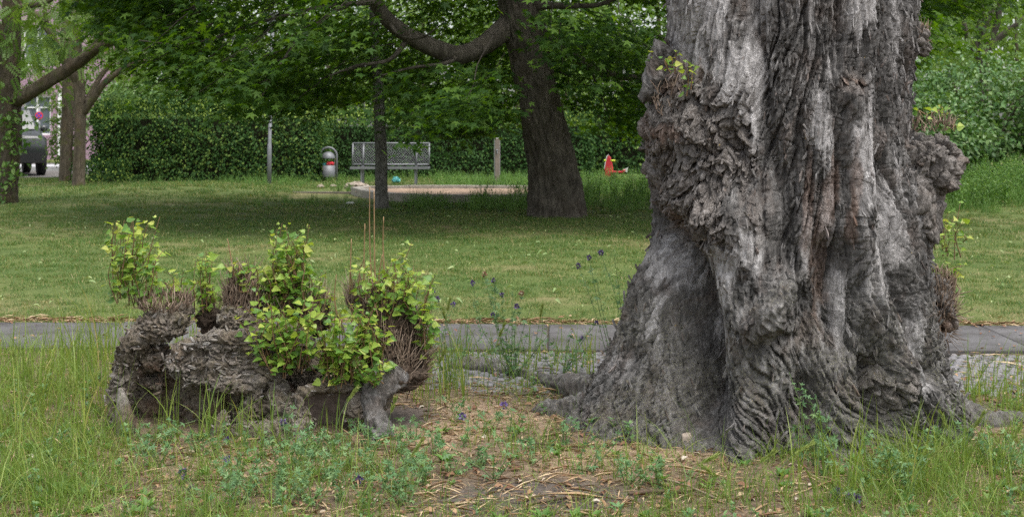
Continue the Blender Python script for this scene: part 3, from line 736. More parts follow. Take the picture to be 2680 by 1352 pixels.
def shoots(root, clusters, size=.042, nobj=300, stem_mat=None, cseed=1, bright=0.0):
    """leafy young shoots: every stem a part; the leaves that show largest as parts, the rest joined"""
    stems = []; L = []
    for (cx_, by, ty, hwid, n, d, spread) in clusters:
        for s in range(n):
            d1 = d + random.uniform(-.06, .06); bx = cx_ + random.gauss(0, .55) * hwid
            tx = bx + random.gauss(0, .75) * hwid * spread; tp = by + (ty - by) * random.uniform(.4, 1.08)
            a = at(bx, by + random.uniform(-30, 16), d1); b = at(tx, tp, d1 + random.uniform(-.08, .05)); mid = (a + b) / 2 + rng.normal(size=3) * .018 + np.array([-.12 * (b[0] - a[0]), 0, .01])
            P = smooth_path([a, mid, b], 7); stems.append(P)
            ln_ = np.linalg.norm(b - a); k = max(4, int(ln_ / .020))
            for t in np.linspace(.06, 1.0, k):
                p = P[min(6, int(t * 6))] * (1 - (t * 6 % 1)) + P[min(6, int(t * 6) + 1)] * (t * 6 % 1)
                az = random.uniform(0, 6.283); out = np.array([math.cos(az), math.sin(az), random.uniform(-.15, .7)])
                p2 = p + norm(out) * random.uniform(.008, .022)
                N = np.array([random.gauss(0, .5), random.gauss(-.45, .5), random.uniform(.3, 1.0)])
                tipw = .55 if t > .93 else 1.0
                tone = min(1.0, max(0.0, .18 + .55 * t * (1 if by < 800 else .75) + random.gauss(0, .26) + bright))
                L.append((p2, out + np.array([0, 0, -.25]), N, size * random.uniform(.65, 1.2) * tipw, tone))
    A = Acc()
    for P in stems:
        V, Fs = tube(P, np.linspace(.0032, .0012, 7), 4, False); A.add(V, Fs)
    obj('shoot_stems', A.mesh('shoot_stems', True, root), stem_mat or M['redstem'], root, kind='stuff')
    random.shuffle(L); L.sort(key=lambda l: -l[3])
    for (p, t, n_, s, tone) in L[:nobj]: leaf_obj(p, t, n_, s, root, min(5, int(tone * 6)))
    L = L[nobj:]
    if L:
        V, Fc, rr = leaves([l[0] for l in L], [l[1] for l in L], [l[2] for l in L], [l[3] for l in L], T_POPLAR, np.array([l[4] for l in L]))
        A = Acc(); A.add(V, Fc, rnd=rr)
        obj('foliage', A.mesh('foliage', True, root), M['poplar_leaf'], root, kind='stuff')
shoots(poplar, [(2385, 640, 515, 30, 8, 6.55, .8), (2390, 720, 660, 40, 8, 6.5, .8), (1690, 175, 120, 30, 4, 6.0, .6), (1735, 250, 130, 18, 3, 5.95, .4), (1640, 150, 115, 12, 2, 6.2, .6), (2400, 340, 300, 14, 2, 6.2, .5), (2345, 300, 290, 30, 6, 6.2, .3)], .034, 60, cseed=4)

# ------------------------------------------------------------------ the rotten stump with its young shoots
M['stump_bark'] = bark_mat('stump_bark', True)
stump = thing('tree_stump', 'rotten hollow tree stump with knotted grey wood and bright green shoots', 'tree stump', (gx(690, 6.3), 6.3, 0))
M['rot'] = bark('rotten_wood', (.045, .034, .026), (.155, .115, .085), (.13, .075, .048), 2.0, .3, .9)
def remesh_union(name, pieces, voxel):
    A = Acc()
    for V, Fs in pieces: A.add(V, Fs)
    me = A.mesh(name + '_raw'); o = bpy.data.objects.new(name + '_raw', me); C.objects.link(o)
    md = o.modifiers.new('r', 'REMESH'); md.mode = 'VOXEL'; md.voxel_size = voxel; md.use_smooth_shade = True
    dg = bpy.context.evaluated_depsgraph_get(); ev = o.evaluated_get(dg); em = ev.to_mesh()
    n = len(em.vertices); V = np.zeros(n * 3); em.vertices.foreach_get('co', V); V = V.reshape(-1, 3)
    N = np.zeros(n * 3); em.vertices.foreach_get('normal', N); N = N.reshape(-1, 3)
    lt = np.zeros(len(em.polygons), np.int32); em.polygons.foreach_get('loop_total', lt)
    vi = np.zeros(len(em.loops), np.int32); em.loops.foreach_get('vertex_index', vi)
    st = np.concatenate([[0], np.cumsum(lt)[:-1]])
    Fq = vi[(st[lt == 4][:, None] + np.arange(4))]; Ft = vi[(st[lt == 3][:, None] + np.arange(3))] if (lt == 3).any() else np.zeros((0, 3), np.int32)
    ev.to_mesh_clear(); bpy.data.objects.remove(o); bpy.data.meshes.remove(me)
    return V, N, [Fq, Ft]
def ell(c, rad, sub=4): V, Fc = ICO[sub]; return V * np.array(rad) + np.array(c), Fc
def tb(pts, r, n=24, sides=14): return tube(smooth_path(pts, n), np.interp(np.linspace(0, 1, n), np.linspace(0, 1, len(r)), r), sides)
def wood(name, pieces, seed, root, voxel=.0062, light=.25, burl=.7, warm=.15, lichen=.4, amp=1.0, moss=0, freq=9, mat=None, nfl=0, grain=(5.0, 9, 11.0)):
    V, N, Fs = remesh_union(name, pieces, voxel)
    w = V * freq; w = w + 1.1 * np.stack([pn(w * .6, seed), pn(w * .6, seed + 1), pn(w * .6, seed + 2)], -1)
    ck = lambda p, wd, sd: np.exp(-(pn(p, sd) / wd) ** 2)
    g0 = V * np.array(grain); g0 = g0 + 1.6 * np.stack([pn(V * 6, seed + 20), pn(V * 6, seed + 21), pn(V * 6, seed + 22)], -1)
    fold = ridged(g0, 2, seed + 4); strand = ridged(g0 * np.array([1.2, 3.2, 3.4]), 3, seed + 7)
    d = amp * (.024 * (fold - .45) + .014 * (strand - .45) - .020 * ck(g0 * 1.1, .05, seed + 30) - .010 * ck(g0 * np.array([2, 4, 4.5]), .08, seed + 12) + .045 * pn(V * 4, seed + 9) + .006 * (ridged(V * 55, 2, seed + 14) - .4))
    V = V + N * d[:, None]
    o = obj(name, mesh_from(name, local(V, root), Fs, zone_attrs(V, seed, light, burl, warm, lichen)), mat or M['stump_bark'], root)
    if nfl:
        ci = rng.choice(len(V), min(nfl, len(V)), replace=False); ci = ci[(N[ci, 1] < .5)]; n = len(ci)
        T_ = np.cross(N[ci], np.stack([rng.normal(0, .25, n), rng.normal(0, .4, n), np.ones(n)], -1)) * rng.choice([-1, 1], n)[:, None]; vert = rng.random(n) < .25; T_[vert] = np.array([0, 0, 1.0]) + rng.normal(size=(vert.sum(), 3)) * .3
        flakes('bark_flakes', root, V[ci], T_, N[ci] + rng.normal(size=(n, 3)) * .25, np.minimum(rng.gamma(3, .0065, n) + .008, .045), rng.uniform(.25, .7, n), dict(light=light + rng.uniform(-.3, .5, n), burl=np.full(n, burl) * rng.uniform(.4, 1.1, n), warm=warm * rng.random(n) * 1.5, lichen=np.full(n, lichen)), mat or M['stump_bark'])
    return o
S = 6.3
# knotted upper body: left post, top-left lump, lying body, middle knob, right shoulder
KW = dict(warm=.15, lichen=.5)
wood('left_post', [tb([at(300, 1120, 6.2), at(302, 1010, 6.2), at(312, 930, 6.2), at(340, 855, 6.2)], [.05, .055, .068, .060]), ell(at(345, 862, 6.2), (.062, .08, .055))], 301, stump, light=.45, burl=.4, nfl=420, grain=(12, 10, 4.5), **KW)
wood('burl_lump', [ell(at(412, 812, 6.22), (.125, .11, .085)), ell(at(445, 785, 6.28), (.085, .1, .055)), ell(at(368, 828, 6.22), (.065, .07, .05))], 305, stump, light=.5, burl=.7, nfl=480, **KW)
wood('lying_body', [ell(at(560, 912, 6.16), (.22, .13, .108)), ell(at(480, 905, 6.17), (.095, .11, .10)), ell(at(645, 915, 6.15), (.14, .11, .108)), tb([at(440, 885, 6.12), at(520, 864, 6.08), at(600, 860, 6.08), at(690, 870, 6.12)], [.03, .045, .045, .035]), tb([at(470, 955, 6.1), at(560, 962, 6.05), at(660, 955, 6.07)], [.035, .04, .035])], 309, stump, light=.6, burl=.5, nfl=1100, grain=(3.6, 9, 13), **KW)
wood('middle_knob', [ell(at(600, 812, 6.25), (.10, .11, .10)), ell(at(655, 845, 6.22), (.065, .09, .055)), ell(at(560, 838, 6.3), (.09, .08, .04))], 313, stump, light=.45, burl=.7, nfl=420, **KW)
wood('dark_chunk', [ell(at(392, 905, 6.27), (.055, .07, .06)), ell(at(388, 965, 6.28), (.065, .06, .032)), ell(at(425, 930, 6.3), (.05, .06, .06))], 317, stump, light=.05, burl=.8, warm=.5, lichen=.1, nfl=180)
wood('right_shoulder', [ell(at(735, 885, 6.26), (.095, .13, .14)), ell(at(768, 945, 6.3), (.085, .1, .12)), ell(at(700, 850, 6.3), (.10, .1, .07))], 321, stump, light=.35, burl=.6, nfl=420, grain=(10, 9, 5), **KW)
wood('front_leg', [tb([at(655, 950, 6.12), at(640, 1020, 6.08), at(598, 1080, 6.02)], [.07, .066, .05]), tb([at(680, 960, 6.15), at(700, 1030, 6.08), at(745, 1065, 6.02), at(765, 1110, 5.98)], [.075, .07, .06, .045])], 325, stump, light=.5, burl=.5, nfl=420, grain=(9, 9, 5), **KW)
# rotten inside of the hollow, well behind the front
wood('rotten_core', [
    ell(at(430, 1010, 6.40), (.20, .12, .24)), ell(at(560, 1010, 6.34), (.24, .12, .22)), ell(at(680, 1020, 6.3), (.20, .12, .2)), tb([at(540, 975, 6.22), at(546, 1040, 6.18), at(550, 1120, 6.14)], [.03, .025, .03]),
    tb([at(600, 970, 6.2), at(590, 1030, 6.2), at(600, 1110, 6.15)], [.03, .02, .03]), tb([at(395, 965, 6.2), at(400, 1000, 6.2), at(398, 1025, 6.2)], [.035, .025, .008]),
    tb([at(470, 965, 6.28), at(480, 1040, 6.26), at(470, 1120, 6.2)], [.035, .03, .04])], 331, stump, .009, amp=.8, mat=M['stump_bark'], light=.0, burl=.8, warm=.6, nfl=500)
# pale weathered splinter at the left, low knuckles of wood in front
V, Fs = limb([at(318, 1130, 6.08), at(312, 1050, 6.06), at(303, 975, 6.06)], [.055, .048, .012], 40, 20, .18, 30, 41, stretch=9)
A = Acc(); A.add(V, Fs, **zone_attrs(V, 41, .5, .3, .3, .3)); obj('splinter', A.mesh('splinter', True, stump), M['stump_bark'], stump)
wood('low_root', [ell(at(560, 1060, 6.0), (.035, .04, .045)), tb([at(548, 1130, 5.97), at(556, 1075, 5.98), at(560, 1050, 6.0)], [.045, .04, .03]), tb([at(590, 1085, 5.98), at(660, 1085, 5.96), at(740, 1100, 5.95), at(790, 1130, 5.95)], [.03, .05, .055, .03])], 361, stump, light=.5, burl=.5, amp=.55, nfl=260)
# right hand stump: hollow shell, pale root, thick twiggy head
rightp = [tb([at(752, 1075, 6.0), at(752, 1010, 6.02), at(775, 978, 6.04), at(830, 966, 6.08), at(880, 966, 6.12)], [.025, .03, .026, .024, .03]),
    ell(at(930, 1000, 6.2), (.10, .10, .10)), ell(at(905, 1040, 6.12), (.07, .08, .09))]
wood('hollow_shell', rightp, 381, stump, light=.45, burl=.5, amp=.6, nfl=320)
V0 = []; A = Acc()
nu, nv = 40, 40
U, Vv = np.meshgrid(np.linspace(0, 1, nu), np.linspace(0, 1, nv)); U = U.ravel(); Vv = Vv.ravel()
PX = 752 + U * 165; PY = 1100 - Vv * (105 + 25 * np.sin(U * 3.1)); dd = 6.06 + .14 * np.sin(U * np.pi) * (1 - .4 * Vv)
Vs = np.stack([gx(PX, dd), dd, gz(PY, dd)], -1); Vs[:, 1] += .016 * fbm(Vs * np.array([22, 22, 9]), 3, 77)
i = np.arange(nv - 1)[:, None] * nu; j = np.arange(nu - 1)[None]
Q = np.stack([i + j, i + j + 1, i + nu + j + 1, i + nu + j], -1).reshape(-1, 4)
Vb = Vs + np.array([0, .03, 0]); A.add(np.vstack([Vs, Vb]), [Q, Q[:, ::-1] + nu * nv])
obj('shell_wall', A.mesh('shell_wall', True, stump), plain('shell_wood', (.135, .105, .088), .9, 0, .35, 25, .6, .2), stump)
V, Fs = limb([at(985, 940, 6.2), at(945, 985, 6.12), at(940, 1040, 6.05), at(960, 1110, 5.97)], [.09, .062, .05, .055], 120, 50, .22, 18, 43, stretch=6, fine=.016)
A = Acc(); A.add(V, Fs, **zone_attrs(V, 43, .9, .1, .1, .1)); obj('pale_root', A.mesh('pale_root', True, stump), M['poplar_bark'], stump)
wood('twiggy_head', [ell(at(985, 870, 6.28), (.13, .13, .19)), ell(at(895, 760, 6.34), (.045, .05, .05)), ell(at(960, 780, 6.32), (.11, .10, .10)), ell(at(1010, 940, 6.25), (.12, .11, .08))], 401, stump, light=.0, burl=.5, warm=.5, mat=M['rot'])
for k_, e_ in enumerate([ell(at(608, 760, 6.3), (.075, .075, .11)), ell(at(780, 800, 6.4), (.08, .08, .1)), ell(at(525, 810, 6.38), (.04, .05, .06))]): wood('twiggy_head', [e_], 421 + k_, stump, .008, mat=M['rot'])
stubble(stump, [(at(415, 765, 6.24), (.12, .11, .045), 380)], .048, .0030, .75)
stubble(stump, [(at(608, 765, 6.3), (.08, .08, .12), 620), (at(700, 780, 6.35), (.09, .06, .05), 160), (at(785, 800, 6.4), (.085, .08, .10), 330), (at(525, 800, 6.38), (.04, .05, .05), 90)], .085, .0028, .94)
stubble(stump, [(at(995, 880, 6.28), (.135, .13, .18), 900), (at(965, 780, 6.32), (.11, .10, .10), 330), (at(895, 760, 6.34), (.045, .05, .05), 130), (at(720, 925, 6.14), (.06, .03, .05), 110)], .085, .0028, .90)
stubble(stump, [(at(1000, 920, 6.26), (.13, .12, .12), 520)], .09, .003, .6)
A = Acc()
for (x0, y0, x1, y1) in [(936, 745, 930, 470), (944, 740, 941, 480), (916, 740, 918, 562), (968, 700, 965, 545), (880, 740, 884, 600), (958, 745, 962, 640), (590, 700, 572, 600), (850, 800, 846, 690), (300, 750, 288, 640)]:
    a, b = at(x0, y0, 6.3), at(x1, y1, 6.26); V, Fs = tube(smooth_path([a, (a + b) / 2 + rng.normal(size=3) * .008, b], 10), np.linspace(.0042, .0022, 10), 6); A.add(V, Fs)
obj('bare_rods', A.mesh('bare_rods', True, stump), plain('rod_bark', (.24, .15, .075), .7), stump, kind='stuff')
shoots(stump, [(335, 770, 550, 42, 13, 6.25, .75), (300, 740, 575, 22, 4, 6.25, .6), (400, 770, 665, 34, 5, 6.25, .6), (455, 770, 680, 30, 6, 6.28, .6), (520, 790, 630, 30, 11, 6.36, .5), (600, 715, 655, 30, 8, 6.28, .6), (715, 790, 575, 46, 24, 6.36, .55),
    (760, 800, 680, 40, 18, 6.36, .6), (690, 760, 650, 50, 14, 6.3, .6), (712, 935, 745, 62, 34, 6.06, .7), (800, 830, 720, 30, 10, 6.34, .6), (865, 965, 790, 58, 30, 6.06, .7), (955, 960, 860, 30, 9, 6.05, .7), (930, 740, 650, 50, 10, 6.3, .5), (1020, 740, 615, 24, 7, 6.3, .6),
    (980, 810, 690, 55, 24, 6.22, .6), (1075, 890, 770, 22, 10, 6.2, .8), (930, 900, 800, 40, 14, 6.1, .6), (820, 930, 840, 30, 8, 6.1, .7), (335, 690, 560, 36, 10, 6.22, .8), (640, 730, 660, 24, 5, 6.26, .6), (740, 700, 590, 40, 14, 6.34, .6), (1050, 800, 700, 30, 8, 6.2, .6), (900, 860, 760, 40, 12, 6.15, .7)], .039, 300)

# ------------------------------------------------------------------ trees behind the lawn
def gpt(px, py, d): return at(px, py, d)
def add_limb(root, path, r, mat, name='limb', n=50, sides=18, seed=0, **kw):
    V, Fs = limb(path, r, n, sides, kw.pop('amp', .12), kw.pop('freq', 10), seed, **kw)
    A = Acc(); A.add(V, Fs); return obj(name, A.mesh(name, True, root), mat, root)
def base_loc(px, d): x = gx(px, d); return (x, d, float(G(x, d)))

# the big maple
MD = 21.7
maple = thing('maple_tree', 'stout dark maple with long drooping limbs standing at the lawn edge', 'tree', base_loc(1400, MD))
tp = [gpt(1402, 575, MD), gpt(1400, 540, MD), gpt(1392, 440, MD), gpt(1375, 330, MD), gpt(1352, 230, MD), gpt(1330, 130, MD), gpt(1315, 60, MD), gpt(1303, 0, MD), gpt(1290, -150, MD), gpt(1300, -500, MD), gpt(1290, -900, MD)]
s_ = lambda w: w * K / F * MD / 2
add_limb(maple, tp, [s_(170), s_(128), s_(118), s_(108), s_(101), s_(98), s_(108), s_(98), s_(84), s_(60), s_(30)], M['maple_bark'], 'trunk', 260, 120, 3, amp=.16, freq=17, flare=.10, stretch=7)
def L_(pts, d0, d1): n = len(pts); return [gpt(p[0], p[1], d0 + (d1 - d0) * k / (n - 1)) for k, p in enumerate(pts)]
mlimbs = [
    (L_([(1290, 62), (1255, 85), (1215, 115), (1160, 138), (1100, 125), (1030, 92), (975, 50), (945, 5), (925, -60), (880, -120)], 21.7, 19.5), [.20, .17, .155, .15, .14, .13, .115, .10, .08, .05]),
    (L_([(1365, 92), (1400, 115), (1440, 140), (1485, 168), (1530, 185), (1590, 195), (1660, 190)], 21.7, 22.8), [.12, .10, .09, .08, .07, .06, .04]),
    (L_([(1330, 20), (1380, 14), (1440, 16), (1510, 12), (1580, -20)], 21.7, 20.4), [.10, .06, .045, .035, .03]),
    (L_([(1300, -60), (1180, -140), (1000, -200), (800, -190), (600, -160)], 21.7, 18.5), [.2, .16, .12, .08, .03]),
    (L_([(1300, -60), (1450, -190), (1700, -230), (2000, -220), (2350, -120)], 21.7, 19), [.2, .16, .12, .08, .03]),
    (L_([(1300, -180), (1250, -330), (1100, -420), (950, -430)], 21.7, 25), [.2, .16, .12, .05]),
    (L_([(1300, -180), (1400, -330), (1500, -420), (1600, -400)], 21.7, 25.5), [.2, .16, .12, .05]),
    (L_([(1160, 135), (1120, 160), (1040, 170), (960, 190)], 20.9, 20.0), [.05, .035, .022, .012]),
    (L_([(1030, 92), (980, 150), (900, 165), (830, 190)], 20.5, 19.4), [.05, .03, .02, .012]),
    (L_([(975, 55), (1010, 90), (1060, 95), (1100, 70)], 20.2, 19.8), [.04, .025, .02, .01]),
    (L_([(945, 5), (800, 20), (640, 60), (480, 110), (330, 100)], 19.8, 18.0), [.045, .028, .018, .011, .006]),
    (L_([(860, 15), (760, 90), (700, 170), (660, 240)], 19.4, 18.6), [.03, .022, .016, .008]),
    (L_([(1485, 168), (1500, 210), (1520, 260), (1535, 300)], 22.3, 22.0), [.03, .02, .012, .006])]
for k, (p, r) in enumerate(mlimbs): add_limb(maple, p, r, M['maple_bark'], 'limb', 60, 20, 30 + k, amp=.14, freq=14)
# crown: flat drooping sprays; the hem follows the tree's own skirt
hem_x = gx(np.array([120, 200, 300, 400, 480, 560, 650, 720, 790, 850, 900, 950, 1040, 1100, 1180, 1250, 1310, 1400, 1480, 1560, 1640, 1800, 2100, 2300, 2450, 2520]), 20.5)
hem_z = gz(np.array([10, 30, 55, 150, 235, 262, 275, 330, 290, 190, 180, 250, 345, 375, 350, 330, 240, 250, 320, 350, 360, 320, 200, 70, 30, -60]), 20.5)
LX = np.array([gx(v, 20.6) for v in (945, 975, 1030, 1100, 1160, 1215, 1290)]); LZ = np.array([gz(v, 20.6) for v in (5, 50, 92, 125, 138, 115, 62)])
TD_ = 23.9
def limb_near(x, z): return LX[0] - .2 < x < LX[-1] and -.32 < z - np.interp(x, LX, LZ) < .30
def maple_sprays(n, zlo, zhi, bias):
    out = []
    cx0 = maple.location[0]
    while len(out) < n:
        x = random.uniform(hem_x[0], hem_x[-1]); y = random.uniform(16.6, 27.0)
        rr = math.hypot((x - cx0) / 8.2, (y - 21.6) / 5.6)
        if rr > 1: continue
        h = float(np.interp(x, hem_x, hem_z)); 
        # skirt is deepest on the rim, higher towards the trunk
        if bias == 'skirt':
            if random.random() > .25 + .75 * rr ** 1.4: continue
            z = h + abs(random.gauss(0, .55)) + .5 * (1 - rr)
        else: z = random.uniform(max(h, zlo), zhi)
        if y < 21.6 and z > 1.7 and abs(x - np.interp(z, [1.4, 2.6, 3.6], [.45, .05, -.05])) < .42: continue
        if y < 23.9 and 1.0 < z < 3.0 and abs(x - gx(952, TD_) * y / TD_) < .38 and random.random() < .8: continue
        if y < 21.5 and limb_near(x, z) and random.random() < .9: continue
        g = pn(np.array([[x * .55, y * .55, z * 1.1]]), 77)[0]
        if g < -.06 and random.random() < .88: continue
        out.append((x, y, z, rr))
    return out
def spray_leaves(sp, nl, rad, size, cx0=None, cy0=21.6):
    P = []; T = []; N = []; S_ = []
    for (x, y, z, rr) in sp:
        k = random.randint(int(nl * .6), int(nl * 1.3)); ox, oy = x - cx0, y - cy0; a0 = math.atan2(oy, ox) + random.gauss(0, .7)
        tilt = random.uniform(-.1, .5)
        for _ in range(k):
            u_ = random.gauss(0, .6) * rad * 1.3; v_ = random.gauss(0, .5) * rad; w_ = random.gauss(0, .12) * rad - tilt * max(u_, -rad * .4)
            P.append((x + math.cos(a0) * u_ - math.sin(a0) * v_, y + math.sin(a0) * u_ + math.cos(a0) * v_, z + w_))
            az = a0 + random.gauss(0, 1.0); T.append((math.cos(az), math.sin(az), -random.uniform(.1, .9)))
            N.append((random.gauss(math.cos(a0) * .35, .35), random.gauss(math.sin(a0) * .35, .35), 1.0)); S_.append(size * random.uniform(.65, 1.2))
    return np.array(P), np.array(T), np.array(N), np.array(S_)
A = Acc(); mcx = maple.location[0]
sp = maple_sprays(1300, 0, 0, 'skirt') + maple_sprays(850, 2.4, 4.6, 'mid')
P_, T_, N_, S_ = spray_leaves(sp, 24, .42, .112, mcx); V, Fc, rr = leaves(P_, T_, N_, S_, T_MAPLE); A.add(V, Fc, rnd=rr)
obj('crown', A.mesh('crown', True, maple), M['maple_leaf'], maple, kind='stuff')
A = Acc()   # upper crown, above the frame, as it shades the lawn
n = 5200; d0 = norm(rng.normal(size=(n, 3))); d0[:, 2] = np.abs(d0[:, 2]) * 1.0
rad = rng.uniform(.55, 1, n) ** .6
P_ = np.array([mcx - 1.4, 21.6, 4.2]) + d0 * rad[:, None] * np.array([6.6, 5.0, 6.5])
V, Fc, rr = leaves(P_, rdir(n), rdir(n, 1.5), rng.uniform(.35, .55, n), T_OVATE); A.add(V, Fc, rnd=rr)
obj('upper_crown', A.mesh('upper_crown', True, maple), M['maple_leaf'], maple, kind='stuff')
A = Acc()   # thin dark twigs carrying the sprays
for (x, y, z, r_) in random.sample(sp, 360):
    a0 = math.atan2(y - 21.6, x - mcx); l = random.uniform(.5, 1.3)
    a = np.array([x, y, z]); b = a + np.array([-math.cos(a0) * l, -math.sin(a0) * l, random.uniform(.2, .8) * l]); c_ = a + np.array([math.cos(a0), math.sin(a0), -.6]) * .35
    V, Fs = tube(smooth_path([b, (a + b) / 2 + rng.normal(size=3) * .05, a, c_], 7), np.linspace(.009, .003, 7), 4, False); A.add(V, Fs)
obj('twigs', A.mesh('twigs', True, maple), plain('maple_twig', (.035, .028, .022), .9), maple, kind='stuff')

# slender tree in front of the bench
TD = 23.9
thin = thing('slender_tree', 'slender grey tree with lichen spotted bark in front of the steel bench', 'tree', base_loc(960, TD))
t2 = lambda w: w * K / F * TD / 2
add_limb(thin, [gpt(961, 545, TD), gpt(960, 500, TD), gpt(958, 400, TD), gpt(955, 300, TD), gpt(950, 200, TD), gpt(942, 100, TD), gpt(940, 0, TD), gpt(945, -200, TD), gpt(940, -420, TD)], [t2(40), t2(32), t2(30), t2(28), t2(26), t2(25), t2(23), t2(16), t2(6)], M['thin_bark'], 'trunk', 160, 40, 9, amp=.10, freq=20, flare=.06, stretch=2)
A = Acc(); n = 1500; P_ = np.array([gx(942, TD), TD, 5.6]) + rng.normal(size=(n, 3)) * np.array([.8, .8, 1.0])
V, Fc, rr = leaves(P_, rdir(n), rdir(n, 1), rng.uniform(.07, .13, n), T_OVATE); A.add(V, Fc, rnd=rr)
obj('crown', A.mesh('crown', True, thin), M['maple_leaf'], thin, kind='stuff')

# three trees on the left
def pinnate_crown(root, centers, n, spread, size=.30, name='crown', mat='robinia_leaf', seed=0):
    A = Acc(); c = np.array(centers)[rng.integers(0, len(centers), n)]
    P_ = c + rng.normal(size=(n, 3)) * np.array(spread); T_ = rdir(n); T_[:, 2] -= .5
    V, Fc, rr = leaves(P_, T_, rdir(n, 1.3), size * rng.uniform(.6, 1.2, n), T_PINNATE); A.add(V, Fc, rnd=rr)
    return obj(name, A.mesh(name, True, root), M[mat], root, kind='stuff')
lA = thing('gnarled_tree', 'grey gnarled tree with a mossy slanting limb at the lawn corner', 'tree', base_loc(15, 25.5))
D = 25.5; w = lambda v: v * K / F * D / 2
add_limb(lA, [gpt(10, 545, D), gpt(12, 500, D), gpt(22, 400, D), gpt(26, 300, D), gpt(22, 200, D), gpt(26, 100, D), gpt(30, 0, D), gpt(38, -200, D), gpt(30, -500, D)], [w(72), w(60), w(50), w(54), w(50), w(46), w(42), w(34), w(12)], M['left_bark'], 'trunk', 170, 60, 13, amp=.15, freq=18, flare=.1, stretch=5)
add_limb(lA, L_([(38, 252), (60, 242), (130, 200), (200, 155), (262, 112), (330, 92), (385, 76), (470, 98), (540, 92)], D, D - 1.5), [.14, .13, .12, .105, .09, .07, .05, .03, .015], M['left_bark'], 'limb', 90, 26, 14, amp=.15, freq=16)
add_limb(lA, L_([(200, 155), (235, 120), (258, 80), (275, 60)], D - .5, D - .9), [.07, .06, .04, .02], M['left_bark'], 'limb', 30, 16, 15)
add_limb(lA, L_([(22, 165), (8, 120), (-10, 60), (-40, -20)], D, D - .6), [.12, .10, .08, .05], M['left_bark'], 'limb', 30, 20, 16)
add_limb(lA, L_([(45, 20), (85, 14), (115, 8), (160, -20)], D, D - .6), [.07, .055, .04, .02], M['left_bark'], 'limb', 30, 16, 17)
pinnate_crown(lA, [gpt(x, y, D - .5 + random.uniform(-1, 1)) for x, y in [(20, 40), (60, 70), (-40, 20), (110, -20), (160, 60), (10, 120), (230, 20), (300, -30), (-80, -80), (60, -150), (180, -160), (330, 60), (-100, 60)]], 700, (.55, .6, .35))
A = Acc(); n = 330    # leafy shoots on its trunk
c = np.array([gpt(x, y, D - .35) for x, y in [(8, 250), (30, 300), (60, 305), (10, 310), (40, 340), (15, 375), (5, 430), (35, 430), (60, 360), (15, 470), (-5, 510)]])[rng.integers(0, 11, n)]
P_ = c + rng.normal(size=(n, 3)) * np.array([.16, .1, .09]); V, Fc, rr = leaves(P_, rdir(n, -.2), rdir(n, 1.5), rng.uniform(.07, .14, n), T_OVATE); A.add(V, Fc, rnd=rr)
obj('trunk_shoots', A.mesh('trunk_shoots', True, lA), M['weed'], lA, kind='stuff')
lB = thing('forked_tree', 'straight brown trunk with two rising side limbs beside the hedge end', 'tree', base_loc(200, 32.8))
D = 32.8; w = lambda v: v * K / F * D / 2
add_limb(lB, [gpt(198, 482, D), gpt(198, 455, D), gpt(200, 400, D), gpt(202, 300, D), gpt(198, 200, D), gpt(192, 100, D), gpt(190, -50, D), gpt(200, -250, D)], [w(36), w(31), w(29), w(29), w(26), w(22), w(18), w(8)], M['left_bark'], 'trunk', 130, 40, 23, amp=.13, freq=18, flare=.06, stretch=6)
add_limb(lB, L_([(212, 282), (232, 252), (265, 208), (325, 165), (372, 155), (450, 165)], D, D - .8), [.10, .09, .08, .065, .05, .02], M['left_bark'], 'limb', 50, 20, 24)
add_limb(lB, L_([(195, 205), (180, 180), (148, 128), (125, 80), (95, 40), (55, 10)], D, D - .6), [.12, .11, .10, .085, .07, .04], M['left_bark'], 'limb', 50, 20, 25)
add_limb(lB, L_([(140, 120), (118, 60), (112, 10)], D - .3, D - .5), [.08, .06, .05], M['left_bark'], 'limb', 30, 16, 26)
add_limb(lB, L_([(215, 260), (255, 190), (300, 140), (345, 110)], D, D + 1), [.07, .06, .05, .02], M['left_bark'], 'limb', 40, 16, 27)
pinnate_crown(lB, [gpt(x, y, D + random.uniform(-1, 1.5)) for x, y in [(120, 60), (170, 20), (230, 60), (280, 120), (330, 130), (300, 60), (90, 130), (370, 100), (420, 130), (60, 150), (240, 0), (200, -60), (360, 20), (130, -80), (300, -100)]], 950, (.6, .7, .38))
lC = thing('shaded_tree', 'mossy brown trunk half hidden behind the straight forked tree', 'tree', base_loc(166, 36.5))
D = 36.5; w = lambda v: v * K / F * D / 2
add_limb(lC, [gpt(164, 470, D), gpt(164, 450, D), gpt(168, 350, D), gpt(172, 220, D), gpt(168, 100, D), gpt(170, -150, D)], [w(36), w(30), w(30), w(30), w(26), w(10)], M['left_bark'], 'trunk', 90, 32, 28, amp=.13, freq=18, flare=.06, stretch=6)
add_limb(lC, L_([(172, 200), (220, 150), (285, 130), (330, 80)], D, D + .5), [.1, .08, .06, .03], M['left_bark'], 'limb', 30, 16, 29)
pinnate_crown(lC, [gpt(x, y, D + random.uniform(-1, 2)) for x, y in [(100, 150), (150, 60), (230, 130), (300, 180), (250, 50), (60, 80), (20, 150), (350, 60), (330, 200), (120, -30), (0, 40), (60, 200), (110, 215), (130, 170), (75, 160)]], 1000, (.75, .8, .45))

